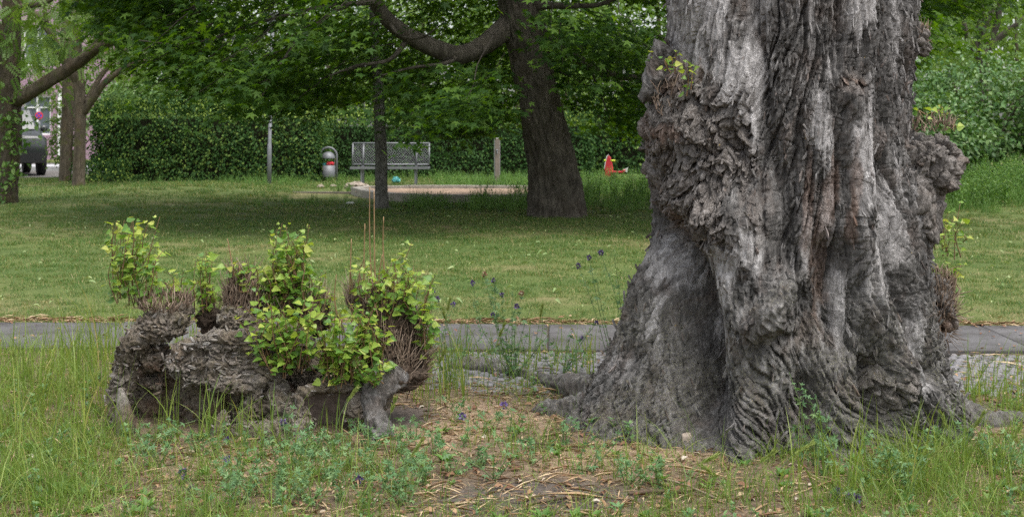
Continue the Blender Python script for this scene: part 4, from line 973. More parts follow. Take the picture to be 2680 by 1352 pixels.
# ------------------------------------------------------------------ hedges
def hedge(name, label, x0, x1, y0, y1, h, dens=900, lf=.085, seed=0):
    t = thing(name, label, 'hedge', ((x0 + x1) / 2, (y0 + y1) / 2, 0))
    A = Acc(); V, Q = box(x0 + .32, x1 - .32, y0 + .32, y1 - .32, -.3, h - .3); A.add(V, Q)  # solid dark box added inside to block the view through the leaves
    obj('dark_core', A.mesh('dark_core', False, t), M['hedge_core'], t)
    A = Acc(); z0 = -.05
    for (n, fn, nr) in [(int((x1 - x0) * h * dens), lambda a, b: np.stack([x0 + a * (x1 - x0), 0 * a + y0, z0 + b * h], -1), (0, -1, 0)),
                        (int((x1 - x0) * (y1 - y0) * dens * .8), lambda a, b: np.stack([x0 + a * (x1 - x0), y0 + b * (y1 - y0), 0 * a + h], -1), (0, 0, 1)),
                        (int((y1 - y0) * h * dens), lambda a, b: np.stack([0 * a + x0, y0 + a * (y1 - y0), z0 + b * h], -1), (-1, 0, 0)),
                        (int((y1 - y0) * h * dens), lambda a, b: np.stack([0 * a + x1, y0 + a * (y1 - y0), z0 + b * h], -1), (1, 0, 0)),
                        (int((x1 - x0) * h * dens * .3), lambda a, b: np.stack([x0 + a * (x1 - x0), 0 * a + y1, z0 + b * h], -1), (0, 1, 0))]:
        P_ = fn(rng.random(n), rng.random(n)); nv = np.array(nr, float)
        P_[:, 2] += G(P_[:, 0], P_[:, 1])
        bulge = .16 * fbm(P_ * 1.3, 3, seed) ; P_ = P_ + nv * (bulge - rng.exponential(.10, n) + .04)[:, None]
        P_[:, 2] += (P_[:, 2] > h - .12) * rng.exponential(.07, n)
        keep = fbm(P_ * 3.0, 2, seed + 4) > -.30; P_ = P_[keep]; n = len(P_)
        N_ = nv * .8 + np.array([0, 0, .55]) + rng.normal(size=(n, 3)) * .42
        T_ = nv * .7 + np.array([0, 0, -.8 if nr[2] == 0 else .3]) + rng.normal(size=(n, 3)) * .5
        young = np.clip(rng.random(n) * .70 + .95 * sstep(h - .34, h - .08, P_[:, 2] - G(P_[:, 0], P_[:, 1])) * rng.uniform(.3, 1, n), 0, 1)  # pale new growth, with top light also painted into the upper leaves
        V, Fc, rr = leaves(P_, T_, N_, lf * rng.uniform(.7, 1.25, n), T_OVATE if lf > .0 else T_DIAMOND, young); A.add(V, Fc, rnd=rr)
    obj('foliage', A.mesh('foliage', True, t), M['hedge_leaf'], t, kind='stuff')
M['hedge_core'] = plain('hedge_dark_core', (.030, .032, .018), .95, 0, .4, 8, .5, .1)
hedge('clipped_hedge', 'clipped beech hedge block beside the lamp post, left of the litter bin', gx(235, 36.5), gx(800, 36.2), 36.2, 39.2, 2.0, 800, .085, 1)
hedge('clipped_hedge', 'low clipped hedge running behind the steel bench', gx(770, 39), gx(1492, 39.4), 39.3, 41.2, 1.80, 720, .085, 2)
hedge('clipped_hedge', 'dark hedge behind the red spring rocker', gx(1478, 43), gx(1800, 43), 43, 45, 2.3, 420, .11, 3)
hedge('clipped_hedge', 'little low hedge at the foot of the straight forked tree', gx(172, 35), gx(300, 35), 35.2, 36.1, .42, 800, .07, 4)

# ------------------------------------------------------------------ shrubs and trees farther back
def leafy(name, label, cat, px, d, height, rx, ry, n, lf, mat, zlo=.2, group=None, trunk_r=.12, clumps=60, seed=0, tpl=None, tone=None, trunks=1):
    x, y, z0 = base_loc(px, d)
    t = thing(name, label, cat, (x, y, z0), group)
    r_ = np.random.default_rng(seed + 500)
    for k in range(trunks):
        a = r_.uniform(0, 6.28); s = (trunks > 1) * 1.0
        add_limb(t, [(x + .1 * s * math.cos(a), y + .1 * s * math.sin(a), z0 - .15), (x + .3 * s * math.cos(a), y + .3 * s * math.sin(a), z0 + height * .3), (x + .9 * s * math.cos(a) + r_.uniform(-.2, .2), y + .9 * s * math.sin(a), z0 + height * .75)], [trunk_r, trunk_r * .8, trunk_r * .3], M['left_bark'], 'trunk' if cat == 'tree' else 'stem', 24, 12, seed + k)
    cd = norm(r_.normal(size=(clumps, 3))); cr = r_.uniform(.35, 1, clumps) ** .5
    zc = z0 + zlo + (height - zlo) / 2
    cc = np.array([x, y, zc]) + cd * cr[:, None] * np.array([rx, ry, (height - zlo) / 2]) * .86
    idx = r_.integers(0, clumps, n); csz = r_.uniform(.6, 1.3, clumps)[idx]
    P_ = cc[idx] + r_.normal(size=(n, 3)) * (csz * min(rx, ry, height / 2) * .20)[:, None] * np.array([1.15, 1.15, .62])
    P_[:, 2] = np.maximum(P_[:, 2], G(P_[:, 0], P_[:, 1]) + .05)
    out = norm(P_ - np.array([x, y, zc])); N_ = out * .5 + np.array([0, 0, .8]) + r_.normal(size=(n, 3)) * .45
    T_ = out * .6 + np.array([0, 0, -.5]) + r_.normal(size=(n, 3)) * .6
    tone_ = np.clip(r_.random(n) * .7 + r_.random(clumps)[idx] * .3, 0, 1)
    V, Fc, rr = leaves(P_, T_, N_, lf * r_.uniform(.6, 1.25, n), tpl or T_OVATE, tone_); A = Acc(); A.add(V, Fc, rnd=rr)
    obj('crown' if cat == 'tree' else 'foliage', A.mesh('crown', True, t), M[mat], t, kind='stuff')
    return t
leafy('flowering_shrub', 'big domed shrub with pale blossom tips behind the right bank', 'shrub', 2490, 31, 3.1, 2.4, 1.8, 9500, .12, 'shrub_leaf', .0, seed=1, clumps=130, trunk_r=.05, trunks=4)
leafy('leafy_shrub', 'dark leafy shrub behind the big burl of the old poplar', 'shrub', 2330, 29, 2.2, 1.5, 1.2, 4200, .12, 'shrub_leaf', .0, seed=2, clumps=70, trunk_r=.04, trunks=3)
leafy('leafy_shrub', 'shrub at the far right edge of the grass bank', 'shrub', 2760, 30, 2.9, 2.2, 1.6, 6500, .12, 'shrub_leaf', .0, seed=3, clumps=90, trunk_r=.05, trunks=3)
leafy('elder_shrub', 'loose pale flowered shrub rising over the left hedge beside the forked tree', 'shrub', 400, 43.5, 3.6, 2.6, 1.4, 6500, .13, 'shrub_leaf', .3, seed=4, clumps=90, trunk_r=.05, trunks=4)
leafy('young_shrub', 'small bright shrub between the parked car and the hedge', 'shrub', 163, 38.5, 2.1, .55, .6, 1500, .09, 'robinia_leaf', .1, seed=5, clumps=40, trunk_r=.03, trunks=3)
far = [(560, 46, 6.5, 3.0, 'leafy tree crown behind the left hedge and lamp post'), (830, 47, 7.2, 3.2, 'tall dense tree behind the litter bin'), (1060, 49, 7.6, 3.3, 'broad tree crown behind the steel bench'),
       (1300, 48, 7.0, 3.1, 'leafy tree behind the stout maple trunk'), (1560, 50, 7.6, 3.4, 'dark leafy tree behind the red spring rocker'), (1800, 49, 7.4, 3.2, 'leafy tree hidden behind the old poplar trunk'), (700, 56, 8.5, 4.0, 'pale far tree showing between the hedge trees'),
       (300, 56, 8.5, 3.8, 'pale far tree behind the forked tree'), (950, 60, 9.5, 4.2, 'far tall tree beyond the bench'), (1420, 60, 9.5, 4.4, 'far tall tree beyond the maple'), (2050, 60, 9.0, 4.4, 'far tree beyond the old poplar')]
for k, (px, d, h, rx, lab) in enumerate(far):
    leafy('background_tree', lab, 'tree', px, d, h, rx, 2.2, 4300, .19, 'far_leaf', .5, 'trees behind the hedges', .16, 75, 20 + k)
for k, px in enumerate([-300, -60, 180, 480, 760, 1060, 1350, 1660, 1960, 2280, 2580, 2860]):
    leafy('background_tree', ['tall far tree closing the view beyond the street and park', 'tall far tree closing the view beyond the street and park'][0], 'tree', px, 72 + (k % 3) * 3, 15, 6.2, 3.0, 3000, .42, 'far_leaf', 1.0, 'far trees closing the view', .2, 90, 70 + k)
leafy('background_tree', 'pale tree filling the gap behind the flowering shrub', 'tree', 2560, 46, 7.5, 3.6, 2.2, 6500, .16, 'robinia_leaf', .8, 'trees behind the hedges', .1, 90, 40)
leafy('background_tree', 'far tree beyond the right hand shrubs', 'tree', 2380, 54, 8.5, 3.6, 2.2, 4500, .2, 'far_leaf', .8, 'trees behind the hedges', .14, 80, 41)
leafy('background_tree', 'far tree at the right edge of the park', 'tree', 2760, 52, 8.5, 3.6, 2.2, 4500, .2, 'far_leaf', .8, 'trees behind the hedges', .14, 80, 42)
rt = thing('forked_tree', 'dark many-stemmed tree rising behind the flowering shrub', 'tree', base_loc(2480, 38))
for k, p in enumerate([[(2480, 330), (2478, 200), (2474, 110), (2490, 40), (2520, -40)], [(2478, 200), (2455, 100), (2470, 30), (2440, -60)], [(2470, 160), (2440, 110), (2425, 60), (2420, 20)], [(2476, 130), (2520, 90), (2560, 60), (2600, 20)], [(2484, 120), (2512, 40), (2505, -60)]]):
    add_limb(rt, L_(p, 38, 37.6), [.17, .14, .12, .09, .06][:len(p)] if k == 0 else [.10, .085, .07, .05, .03][:len(p)], M['maple_bark'], 'limb' if k else 'trunk', 40, 18, 60 + k)
pinnate_crown(rt, [gpt(x, y, 38 + random.uniform(-1.5, 1.5)) for x, y in [(2420, 60), (2500, 20), (2560, 60), (2380, 120), (2600, 120), (2450, -60), (2550, -80), (2390, 0), (2640, 0)]], 750, (.8, .8, .5))

# ------------------------------------------------------------------ park furniture
def rod(A, a, b, r, sides=8, **k): V, Fs = tube(np.array([a, b], float), r, sides); A.add(V, Fs, **k)
def part(root, name, A, mat, smooth=True): return obj(name, A.mesh(name, smooth, root), mat, root)
# bench of steel mesh
BD = 33.8; bx0, bx1 = gx(884, BD), gx(1078, BD); bz = float(G((bx0 + bx1) / 2, BD))
bench = thing('park_bench', 'steel mesh park bench with backrest in front of the low hedge', 'bench', ((bx0 + bx1) / 2, BD, bz))
zs0, zs1 = bz + .53, bz + 1.07
yb = lambda z: BD + .22 + (z - zs0) * .22
A = Acc()
for a, b in [((bx0, zs0), (bx1, zs0)), ((bx0, zs1), (bx1, zs1)), ((bx0, zs0), (bx0, zs1)), ((bx1, zs0), (bx1, zs1))]:
    rod(A, (a[0], yb(a[1]), a[1]), (b[0], yb(b[1]), b[1]), .021)
back = part(bench, 'backrest', A, M['steel'])
A = Acc(); nd_ = 60; stepx = (bx1 - bx0) / nd_; rows = 16; hz = (zs1 - zs0) / rows
for i_ in range(nd_):
    for j_ in range(rows):
        x0, z0 = bx0 + i_ * stepx, zs0 + j_ * hz; xm = x0 + stepx / 2
        a, b = ((x0, z0), (x0 + stepx, z0 + hz)) if (i_ + j_) % 2 else ((x0, z0 + hz), (x0 + stepx, z0))
        rod(A, (a[0], yb(a[1]), a[1]), (b[0], yb(b[1]), b[1]), .0052, 3)
obj('mesh_panel', A.mesh('mesh_panel', True, bench), M['steel'], back)
A = Acc(); zt = bz + .46
V, Q = box(bx0 - .01, bx1 + .03, BD - .25, BD - .215, zt - .035, zt + .02); A.add(V, Q); V, Q = box(bx0 - .01, bx1 + .03, BD + .20, BD + .235, zt - .035, zt + .02); A.add(V, Q)
for xx in (bx0 - .01, bx1 + .0): V, Q = box(xx, xx + .03, BD - .215, BD + .20, zt - .03, zt + .018); A.add(V, Q)
seat = part(bench, 'seat', A, M['steel'], False)
A = Acc()
for i_ in range(40):
    xx = bx0 + (i_ + .5) * (bx1 - bx0) / 40
    rod(A, (xx, BD - .22, zt), (xx, BD + .21, zt), .008, 4)
for j_ in range(8): rod(A, (bx0, BD - .2 + j_ * .055, zt), (bx1, BD - .2 + j_ * .055, zt), .008, 4)
obj('mesh_panel', A.mesh('mesh_panel', True, bench), M['steel'], seat)
for xx in (gx(911, BD), gx(1046, BD)):
    A = Acc()
    V, Q = box(xx - .03, xx + .03, BD + .16, BD + .20, bz - .1, zs0 - .02); A.add(V, Q)
    V, Q = box(xx - .022, xx + .022, BD - .19, BD - .15, bz - .1, zt - .03); A.add(V, Q); V, Q = box(xx - .02, xx + .02, BD - .15, BD + .16, zt - .075, zt - .036); A.add(V, Q)
    part(bench, 'leg', A, M['steel'], False)
    A = Acc(); P = [(xx, BD + .18, zs0 - .03), (xx, yb(zs1) + .012, zs1)]
    rod(A, P[0], P[1], .026, 6); part(bench, 'back_post', A, M['steel'])
# litter bin in its hoop
ND = 36.6; nx_ = gx(826, ND); nzb = float(G(nx_, ND))
lb = thing('litter_bin', 'grey litter bin with domed lid hanging in a steel hoop', 'litter bin', (nx_, ND, nzb))
sc_ = ND * K / F
def lathe(prof, cx_, cy_, sides=28):
    prof = np.array(prof); a = np.linspace(0, 2 * np.pi, sides, endpoint=False)
    V = np.stack([cx_ + prof[:, 0:1] * np.cos(a), cy_ + prof[:, 0:1] * np.sin(a), np.repeat(prof[:, 1:2], sides, 1)], -1).reshape(-1, 3)
    i = np.arange(len(prof) - 1)[:, None] * sides; j = np.arange(sides)[None]; j2 = (j + 1) % sides
    return V, np.stack([i + j, i + j2, i + sides + j2, i + sides + j], -1).reshape(-1, 4)
A = Acc(); zt = gz(371, ND); hr = 21 * sc_
pts = [np.array([nx_ - hr, ND, nzb - .15])] + [np.array([nx_ + hr * math.cos(t), ND, zt - hr + hr * math.sin(t)]) for t in np.linspace(math.pi, 0, 15)] + [np.array([nx_ + hr, ND, nzb - .15])]
V, Fs = tube(np.array(pts), .030, 8); A.add(V, Fs); part(lb, 'hoop', A, M['bin_paint'])
A = Acc(); r0 = 17.5 * sc_; zb0, zb1 = nzb + .12, gz(416, ND)
V, Q = lathe([(0.001, zb0), (r0 * .96, zb0), (r0, zb0 + .02), (r0, zb1), (r0 - .012, zb1), (r0 - .014, zb0 + .05), (.001, zb0 + .05)], nx_, ND); A.add(V, Q); part(lb, 'body', A, M['bin_paint'])
A = Acc(); zl = gz(399, ND)
V, Q = lathe([(.001, zl), (r0 * .98, zl), (r0, zl + .01)] + [(r0 * math.cos(t), zl + .012 + r0 * .95 * math.sin(t)) for t in np.linspace(.05, 1.56, 10)], nx_, ND); A.add(V, Q); part(lb, 'domed_lid', A, M['bin_paint'])
for s in (-1, 1):
    A = Acc(); V, Q = box(nx_ + s * (r0 - .02) - .012, nx_ + s * (r0 - .02) + .012, ND - .012, ND + .012, zb1 - .05, zl + .02); A.add(V, Q); part(lb, 'lid_bracket', A, M['bin_paint'], False)
    A = Acc(); rod(A, (nx_ + s * (r0 - .01), ND, zb0 + .25), (nx_ + s * hr, ND, zb0 + .25), .014, 6); part(lb, 'hanger', A, M['bin_paint'])
def crumple(name, label, cat, c, rad, mat, seed, amp=.35):
    V0, Fc = ICO[3]; d = 1 + amp * pn(V0 * 2.3 + seed, seed) + amp * .6 * pn(V0 * 5 + seed, seed + 1)
    t = thing(name, label, cat, tuple(np.array(c) - np.array([0, 0, rad[2]])))
    A = Acc(); A.add(V0 * d[:, None] * np.array(rad) + np.array(c), Fc); me = A.mesh(name, False, t); bpy.data.objects.remove(t)
    o = obj(name, me, mat, label=label, cat=cat); o.location = tuple(np.array(c) - np.array([0, 0, rad[2]])); return o
crumple('rubbish', 'crumpled red packaging stuffed in the litter bin', 'rubbish', (nx_ + .06, ND - .05, zb1 + .05), (.10, .09, .06), M['red'], 3)
crumple('rubbish', 'crumpled turquoise bag stuffed in the litter bin', 'rubbish', (nx_ - .10, ND - .04, zb1 + .02), (.07, .08, .06), M['cyan'], 5)
crumple('plastic_bag', 'turquoise plastic bag lying under the steel bench', 'litter', (gx(996, 35), 35, float(G(gx(996, 35), 35)) + .09), (.11, .10, .09), M['cyan'], 8)
crumple('paper_scrap', 'white paper scrap on the bare earth by the sandpit', 'litter', (gx(881, 25.2), 25.2, float(G(gx(881, 25.2), 25.2)) + .02), (.07, .06, .03), M['white'], 12)
for k, (px, py, d, r_) in enumerate([(896, 462, 31.5, .2), (905, 470, 31, .18), (880, 468, 31.6, .13), (918, 464, 31.8, .12), (806, 468, 32, .09), (838, 466, 32.4, .08)]):
    z_ = float(G(gx(px, d), d)); o = crumple('rubble_block', 'broken pale concrete lump piled left of the sandpit', 'rubble', (gx(px, d), d, z_ + r_ * .38), (r_, r_ * .8, r_ * .55), M['rubble'], 20 + k, .3); o['group'] = 'rubble by the sandpit'
# tap pillar
WD = 34.3; wx = gx(1250, WD); wz = float(G(wx, WD)); zt = gz(347, WD)
tap = thing('tap_pillar', 'brown water tap pillar standing in the grass before the hedge', 'tap pillar', (wx, WD, wz)); tap.rotation_euler = (0, 0, R(14))
def lbox(root, name, mat, x0, x1, y0, y1, z0, z1, bev=.006):
    bm = bmesh.new(); bmesh.ops.create_cube(bm, size=1)
    for v in bm.verts: v.co = Vector((x0 + (v.co.x + .5) * (x1 - x0), y0 + (v.co.y + .5) * (y1 - y0), z0 + (v.co.z + .5) * (z1 - z0)))
    bmesh.ops.bevel(bm, geom=bm.edges[:], offset=bev, segments=1, affect='EDGES'); me = bpy.data.meshes.new(name); bm.to_mesh(me); bm.free()
    return obj(name, me, mat, root)
hgt = zt - wz
lbox(tap, 'front_board', M['pillar'], -.065, .062, -.075, -.045, -.1, hgt - .01)
lbox(tap, 'steel_channel', M['pillar_side'], -.06, .075, -.044, .07, -.1, hgt)
A = Acc(); V, Fs = tube(smooth_path([(-.02, -.07, hgt * .71), (-.02, -.115, hgt * .71), (-.02, -.14, hgt * .69), (-.02, -.14, hgt * .66)], 10), .012, 8); A.add(V, Fs); tp_ = obj('tap', A.mesh('tap'), M['steel'], tap)
A = Acc(); V, Fs = tube(np.array([(-.02, -.075, hgt * .735), (-.02, -.12, hgt * .735)]), .026, 10); A.add(V, Fs); obj('push_button', A.mesh('push_button'), M['steel'], tap)
# lamp post
LD = 34.2; lx = gx(677, LD); lz = float(G(lx, LD))
lamp = thing('lamp_post', 'slim grey lamp post in front of the clipped hedge block', 'lamp post', (lx, LD, lz))
A = Acc(); V, Fs = tube(np.array([(lx, LD, lz - .2), (lx + .01, LD, lz + 1.0), (lx + .012, LD, lz + 1.02), (gx(686, LD), LD, lz + 4.0)]), [.056, .056, .045, .038], 14); A.add(V, Fs); part(lamp, 'pole', A, M['lamp_paint'])
A = Acc(); tx = gx(686, LD); V, Q = lathe([(.03, lz + 3.95), (.09, lz + 4.0), (.16, lz + 4.25), (.17, lz + 4.30), (.20, lz + 4.31), (.10, lz + 4.42), (.001, lz + 4.45)], tx, LD, 20); A.add(V, Q); part(lamp, 'lamp_head', A, M['lamp_paint'])
# sandpit: raised concrete rim, each kerb stone its own piece
rim = [(-3.52, 29.2), (-3.1, 27.6), (-2.4, 26.4), (-1.5, 25.7), (-.5, 25.5), (.5, 26.0), (1.1, 27.2), (1.2, 28.8), (.6, 30.0), (-1.0, 30.15), (-2.4, 30.1), (-3.3, 29.95)]
pit = thing('sandpit', 'sandpit with a raised pale concrete rim in front of the bench', 'sandpit', (-1.2, 28, 0))
rim_p = np.array(rim + rim[:1]); cpt = np.array([-1.2, 28.0])
for a, b in zip(rim_p[:-1], rim_p[1:]):
    n_ = lambda p: p + (cpt - p) / np.linalg.norm(cpt - p) * .24
    q4 = [a, b, n_(b), n_(a)]; g_ = .006 * (b - a) / np.linalg.norm(b - a); q4 = [q4[0] + g_, q4[1] - g_, q4[2] - g_, q4[3] + g_]
    V = np.array([[p[0] - pit.location[0], p[1] - pit.location[1], z] for z in (-.1, .16) for p in q4]); V[4:, 2] += random.uniform(-.008, .008)
    obj('rim_stone', mesh_from('rim_stone', V, np.array([[0, 3, 2, 1], [4, 5, 6, 7], [0, 1, 5, 4], [1, 2, 6, 5], [2, 3, 7, 6], [3, 0, 4, 7]]), smooth=False), M['concrete'], pit)
g = np.linspace(-1, 1, 50); SX, SY = np.meshgrid(g, g); t_ = np.arctan2(SY, SX).ravel(); rr_ = np.maximum(np.abs(SX), np.abs(SY)).ravel()
ra = np.interp(np.arctan2(np.sin(t_), np.cos(t_)), *(lambda A_: (A_[:, 0], A_[:, 1]))(np.array(sorted([(math.atan2(p[1] - 28, p[0] + 1.2), math.hypot(p[0] + 1.2, p[1] - 28)) for p in rim]))), period=2 * np.pi) - .16
sx = rr_ * ra * np.cos(t_); sy = rr_ * ra * np.sin(t_); sz = .10 + .05 * fbm(np.stack([sx * 1.2, sy * 1.2, 0 * sx], -1), 4, 6) * (1.1 - rr_)
i = np.arange(49)[:, None] * 50; j = np.arange(49)[None]; Q = np.stack([i + j, i + j + 1, i + 51 + j, i + 50 + j], -1).reshape(-1, 4)
obj('sand', mesh_from('sand', np.stack([sx, sy, sz], -1), Q), M['sand'], pit)
V, Q = box(gx(740, 29.5), gx(900, 29.5), 29.3, 29.45, -.1, .05); obj('edging_board', mesh_from('edging_board', V, Q, smooth=False), M['pillar'], label='low wooden edging board left of the sandpit', cat='edging')
# spring rocker
RD = 32.5; rx = gx(1532, RD); rz0 = float(G(rx, RD))
rock = thing('spring_rocker', 'red playground spring rocker with lime green handle in tall weeds', 'spring rocker', (rx, RD, rz0)); rock.rotation_euler = (0, 0, R(-25)); rock.scale = (.78, .78, .78)
def slabpoly(root, name, mat, prof, y0, y1):
    n = len(prof); V = np.array([[p[0], y, p[1]] for y in (y0, y1) for p in prof], float); bm = bmesh.new(); vv = [bm.verts.new(v) for v in V]
    bm.faces.new(vv[:n]); bm.faces.new(vv[n:][::-1])
    for k in range(n): bm.faces.new([vv[k], vv[n + k], vv[n + (k + 1) % n], vv[(k + 1) % n]])
    bmesh.ops.recalc_face_normals(bm, faces=bm.faces[:]); bmesh.ops.bevel(bm, geom=bm.edges[:], offset=.006, segments=1, affect='EDGES')
    me = bpy.data.meshes.new(name); bm.to_mesh(me); bm.free(); return obj(name, me, mat, root)
slabpoly(rock, 'body_panel', M['red'], [(-.12, .38), (.12, .36), (.13, .62), (.10, .82), (.04, .98), (-.01, 1.03), (-.05, .98), (-.10, .80), (-.135, .60)], -.02, .02)
slabpoly(rock, 'white_trim', M['white'], [(-.14, .62), (-.105, .80), (-.06, .98), (-.02, 1.04), (-.02, 1.07), (-.085, 1.0), (-.13, .82), (-.165, .62)], -.014, .014)
A = Acc(); rod(A, (-.13, 0, .87), (.2, 0, .87), .018); rod(A, (.07, 0, .87), (.2, 0, .87), .032, 10); rod(A, (-.16, 0, .87), (-.10, 0, .87), .032, 10); obj('handle', A.mesh('handle'), M['lime'], rock)
slabpoly(rock, 'seat_board', M['red'], [(.06, .50), (.50, .50), (.55, .58), (.52, .60), (.46, .545), (.06, .545)], -.13, .13)
slabpoly(rock, 'tail_panel', M['white'], [(.46, .52), (.60, .52), (.62, .66), (.55, .62), (.47, .60)], -.02, .02)
t = np.linspace(0, 1, 90); A = Acc(); V, Fs = tube(np.stack([.18 + .08 * np.cos(t * 31), .08 * np.sin(t * 31), .02 + .44 * t], -1), .013, 6); A.add(V, Fs); obj('spring', A.mesh('spring'), M['black'], rock)

# ------------------------------------------------------------------ the street corner on the left
V, Q = box(-40, gx(300, 46), 39.6, 46.0, -.1, .016); obj('parking_bay', mesh_from('parking_bay', V, Q, smooth=False), M['asphalt'], kind='structure')
V, Q = box(-60, -8, 46.1, 46.3, -.1, .15); obj('kerb', mesh_from('kerb', V, Q, smooth=False), M['kerb'], kind='structure')
V, Q = box(-60, -8, 46.3, 50, -.1, .13); obj('pavement', mesh_from('pavement', V, Q, smooth=False), M['kerb'], kind='structure')
V, Q = box(-60, -8, 50, 57, -.1, .012); obj('road', mesh_from('road', V, Q, smooth=False), M['asphalt'], kind='structure')
BY = 64.0; bld = thing('mauve_building', 'mauve rendered house with white framed windows beyond the street', 'building', (gx(60, BY), BY, 0))
bxa, bxb = gx(-420, BY), gx(240, BY)
wins = [(gx(px, BY), gz(240, BY), 1.35 * 1.0, 1.9) for px in (-330, -200, -70, 92)] + [(gx(px, BY), gz(240, BY) + 3.3, 1.35, 1.9) for px in (-330, -200, -70, 92)]
wins = [(x, z - 1.9, w_, h_) for x, z, w_, h_ in wins]
xsb = sorted({bxa, bxb, *[x - w_ / 2 for x, z, w_, h_ in wins], *[x + w_ / 2 for x, z, w_, h_ in wins]}); zsb = sorted({0.0, 9.5, *[z for x, z, w_, h_ in wins], *[z + h_ for x, z, w_, h_ in wins]})
A = Acc()
for xa, xb in zip(xsb[:-1], xsb[1:]):
    for za, zb in zip(zsb[:-1], zsb[1:]):
        cx_, cz_ = (xa + xb) / 2, (za + zb) / 2
        if any(abs(cx_ - x) < w_ / 2 and z < cz_ < z + h_ for x, z, w_, h_ in wins): continue
        V, Q = box(xa, xb, BY, BY + .4, za, zb); A.add(V, Q)
part(bld, 'wall', A, M['pink'], False)
A = Acc(); V, Q = box(bxa, bxb, BY + .5, BY + 9, 0, 9.4); A.add(V, Q); part(bld, 'rear_volume', A, M['pink'], False)
A = Acc(); V = np.array([[bxa - .4, BY - .5, 9.5], [bxb + .4, BY - .5, 9.5], [bxb + .4, BY + 9.5, 9.5], [bxa - .4, BY + 9.5, 9.5], [bxa, BY + 4.5, 12.5], [bxb, BY + 4.5, 12.5]]); A.add(V, [np.array([[0, 1, 5, 4], [2, 3, 4, 5], [0, 3, 2, 1]]), np.array([[0, 4, 3], [1, 2, 5]])]); part(bld, 'roof', A, plain('roof_tile', (.22, .09, .06), .8), False)
for x, z, w_, h_ in wins:
    A = Acc()
    for xa, xb, za, zb in [(x - w_ / 2, x + w_ / 2, z, z + .09), (x - w_ / 2, x + w_ / 2, z + h_ - .09, z + h_), (x - w_ / 2, x - w_ / 2 + .09, z + .09, z + h_ - .09), (x + w_ / 2 - .09, x + w_ / 2, z + .09, z + h_ - .09), (x - .05, x + .05, z + .09, z + h_ - .09), (x - w_ / 2 + .09, x - .05, z + h_ * .68, z + h_ * .68 + .06), (x + .05, x + w_ / 2 - .09, z + h_ * .68, z + h_ * .68 + .06)]:
        V, Q = box(xa, xb, BY + .12, BY + .2, za, zb); A.add(V, Q)
    wf = part(bld, 'window', A, M['white'], False)
    A = Acc(); V, Q = box(x - w_ / 2 + .02, x + w_ / 2 - .02, BY + .2, BY + .22, z + .02, z + h_ - .02); A.add(V, Q); obj('pane', A.mesh('pane', False, bld), M['windowpane'], wf)
A = Acc(); V, Q = box(gx(148, BY), gx(160, BY), BY - .15, BY - .002, 0, gz(233, BY)); A.add(V, Q); part(bld, 'white_pilaster', A, M['white'], False)
A = Acc(); V, Q = box(gx(-60, BY), gx(8, BY), BY - .9, BY - .003, gz(250, BY), gz(236, BY)); A.add(V, Q); part(bld, 'awning', A, M['red'], False)
# no-stopping sign
sx_, sy_ = gx(98, 47.5), 47.5; zc = gz(291, 47.5)
sg = thing('road_sign', 'round blue and red no-stopping sign on a post across the street', 'road sign', (sx_, sy_, .13))
A = Acc(); rod(A, (sx_, sy_ + .06, .05), (sx_, sy_ + .06, zc + .3), .035, 8); part(sg, 'post', A, M['steel'])
def disc(r0, r1, y): 
    a = np.linspace(0, 2 * np.pi, 28, endpoint=False); V = np.vstack([np.stack([sx_ + r * np.cos(a), 0 * a + yy, zc + r * np.sin(a)], -1) for r, yy in ((r0, y), (r1, y), (r1, y + .02), (r0, y + .02))])
    j = np.arange(28); j2 = (j + 1) % 28; return V, np.vstack([np.stack([k * 28 + j, k * 28 + j2, ((k + 1) % 4) * 28 + j2, ((k + 1) % 4) * 28 + j], -1) for k in range(4)])
A = Acc(); V, Q = disc(.002, .11, sy_); A.add(V, Q); part(sg, 'blue_disc', A, M['blue'], False)
A = Acc(); V, Q = disc(.105, .14, sy_ - .004); A.add(V, Q); part(sg, 'red_ring', A, M['red'], False)
for s in (-1, 1):
    A = Acc(); V, Q = box(-.105, .105, sy_ - .012, sy_ - .004, -.014, .014); c_, s2 = math.cos(s * .785), math.sin(s * .785)
    V = np.stack([sx_ + V[:, 0] * c_ - V[:, 2] * s2, V[:, 1] - (s > 0) * .004, zc + V[:, 0] * s2 + V[:, 2] * c_], -1); A.add(V, Q); part(sg, 'red_bar', A, M['red'], False)
# parked car, seen end-on with its side turned to us
CD = 42.3; cxw = gx(12, CD)
car = thing('parked_car', 'black van parked on the bay behind the gnarled tree', 'car', (cxw, CD, .016)); car.rotation_euler = (0, 0, R(28)); car.scale = (1.06, 1.06, 1.2)
def loft(sections):
    """body from cross sections along y: list of (y, [(x, z)...])"""
    n = len(sections[0][1]); V = np.array([[p[0], y, p[1]] for y, pr in sections for p in pr], float); m = len(sections)
    i = np.arange(m - 1)[:, None] * n; j = np.arange(n)[None]; j2 = (j + 1) % n
    Q = np.stack([i + j, i + j2, i + n + j2, i + n + j], -1).reshape(-1, 4); return V, [Q, np.array([list(range(n))[::-1]]), np.array([[(m - 1) * n + k for k in range(n)]])]
def csec(w, zb, zw, zt, wt): return [(-w, zb), (w, zb), (w + .02, zb + .25), (w, zw), (wt, zt - .05), (wt - .12, zt), (-wt + .12, zt), (-wt, zt - .05), (-w, zw), (-w - .02, zb + .25)]
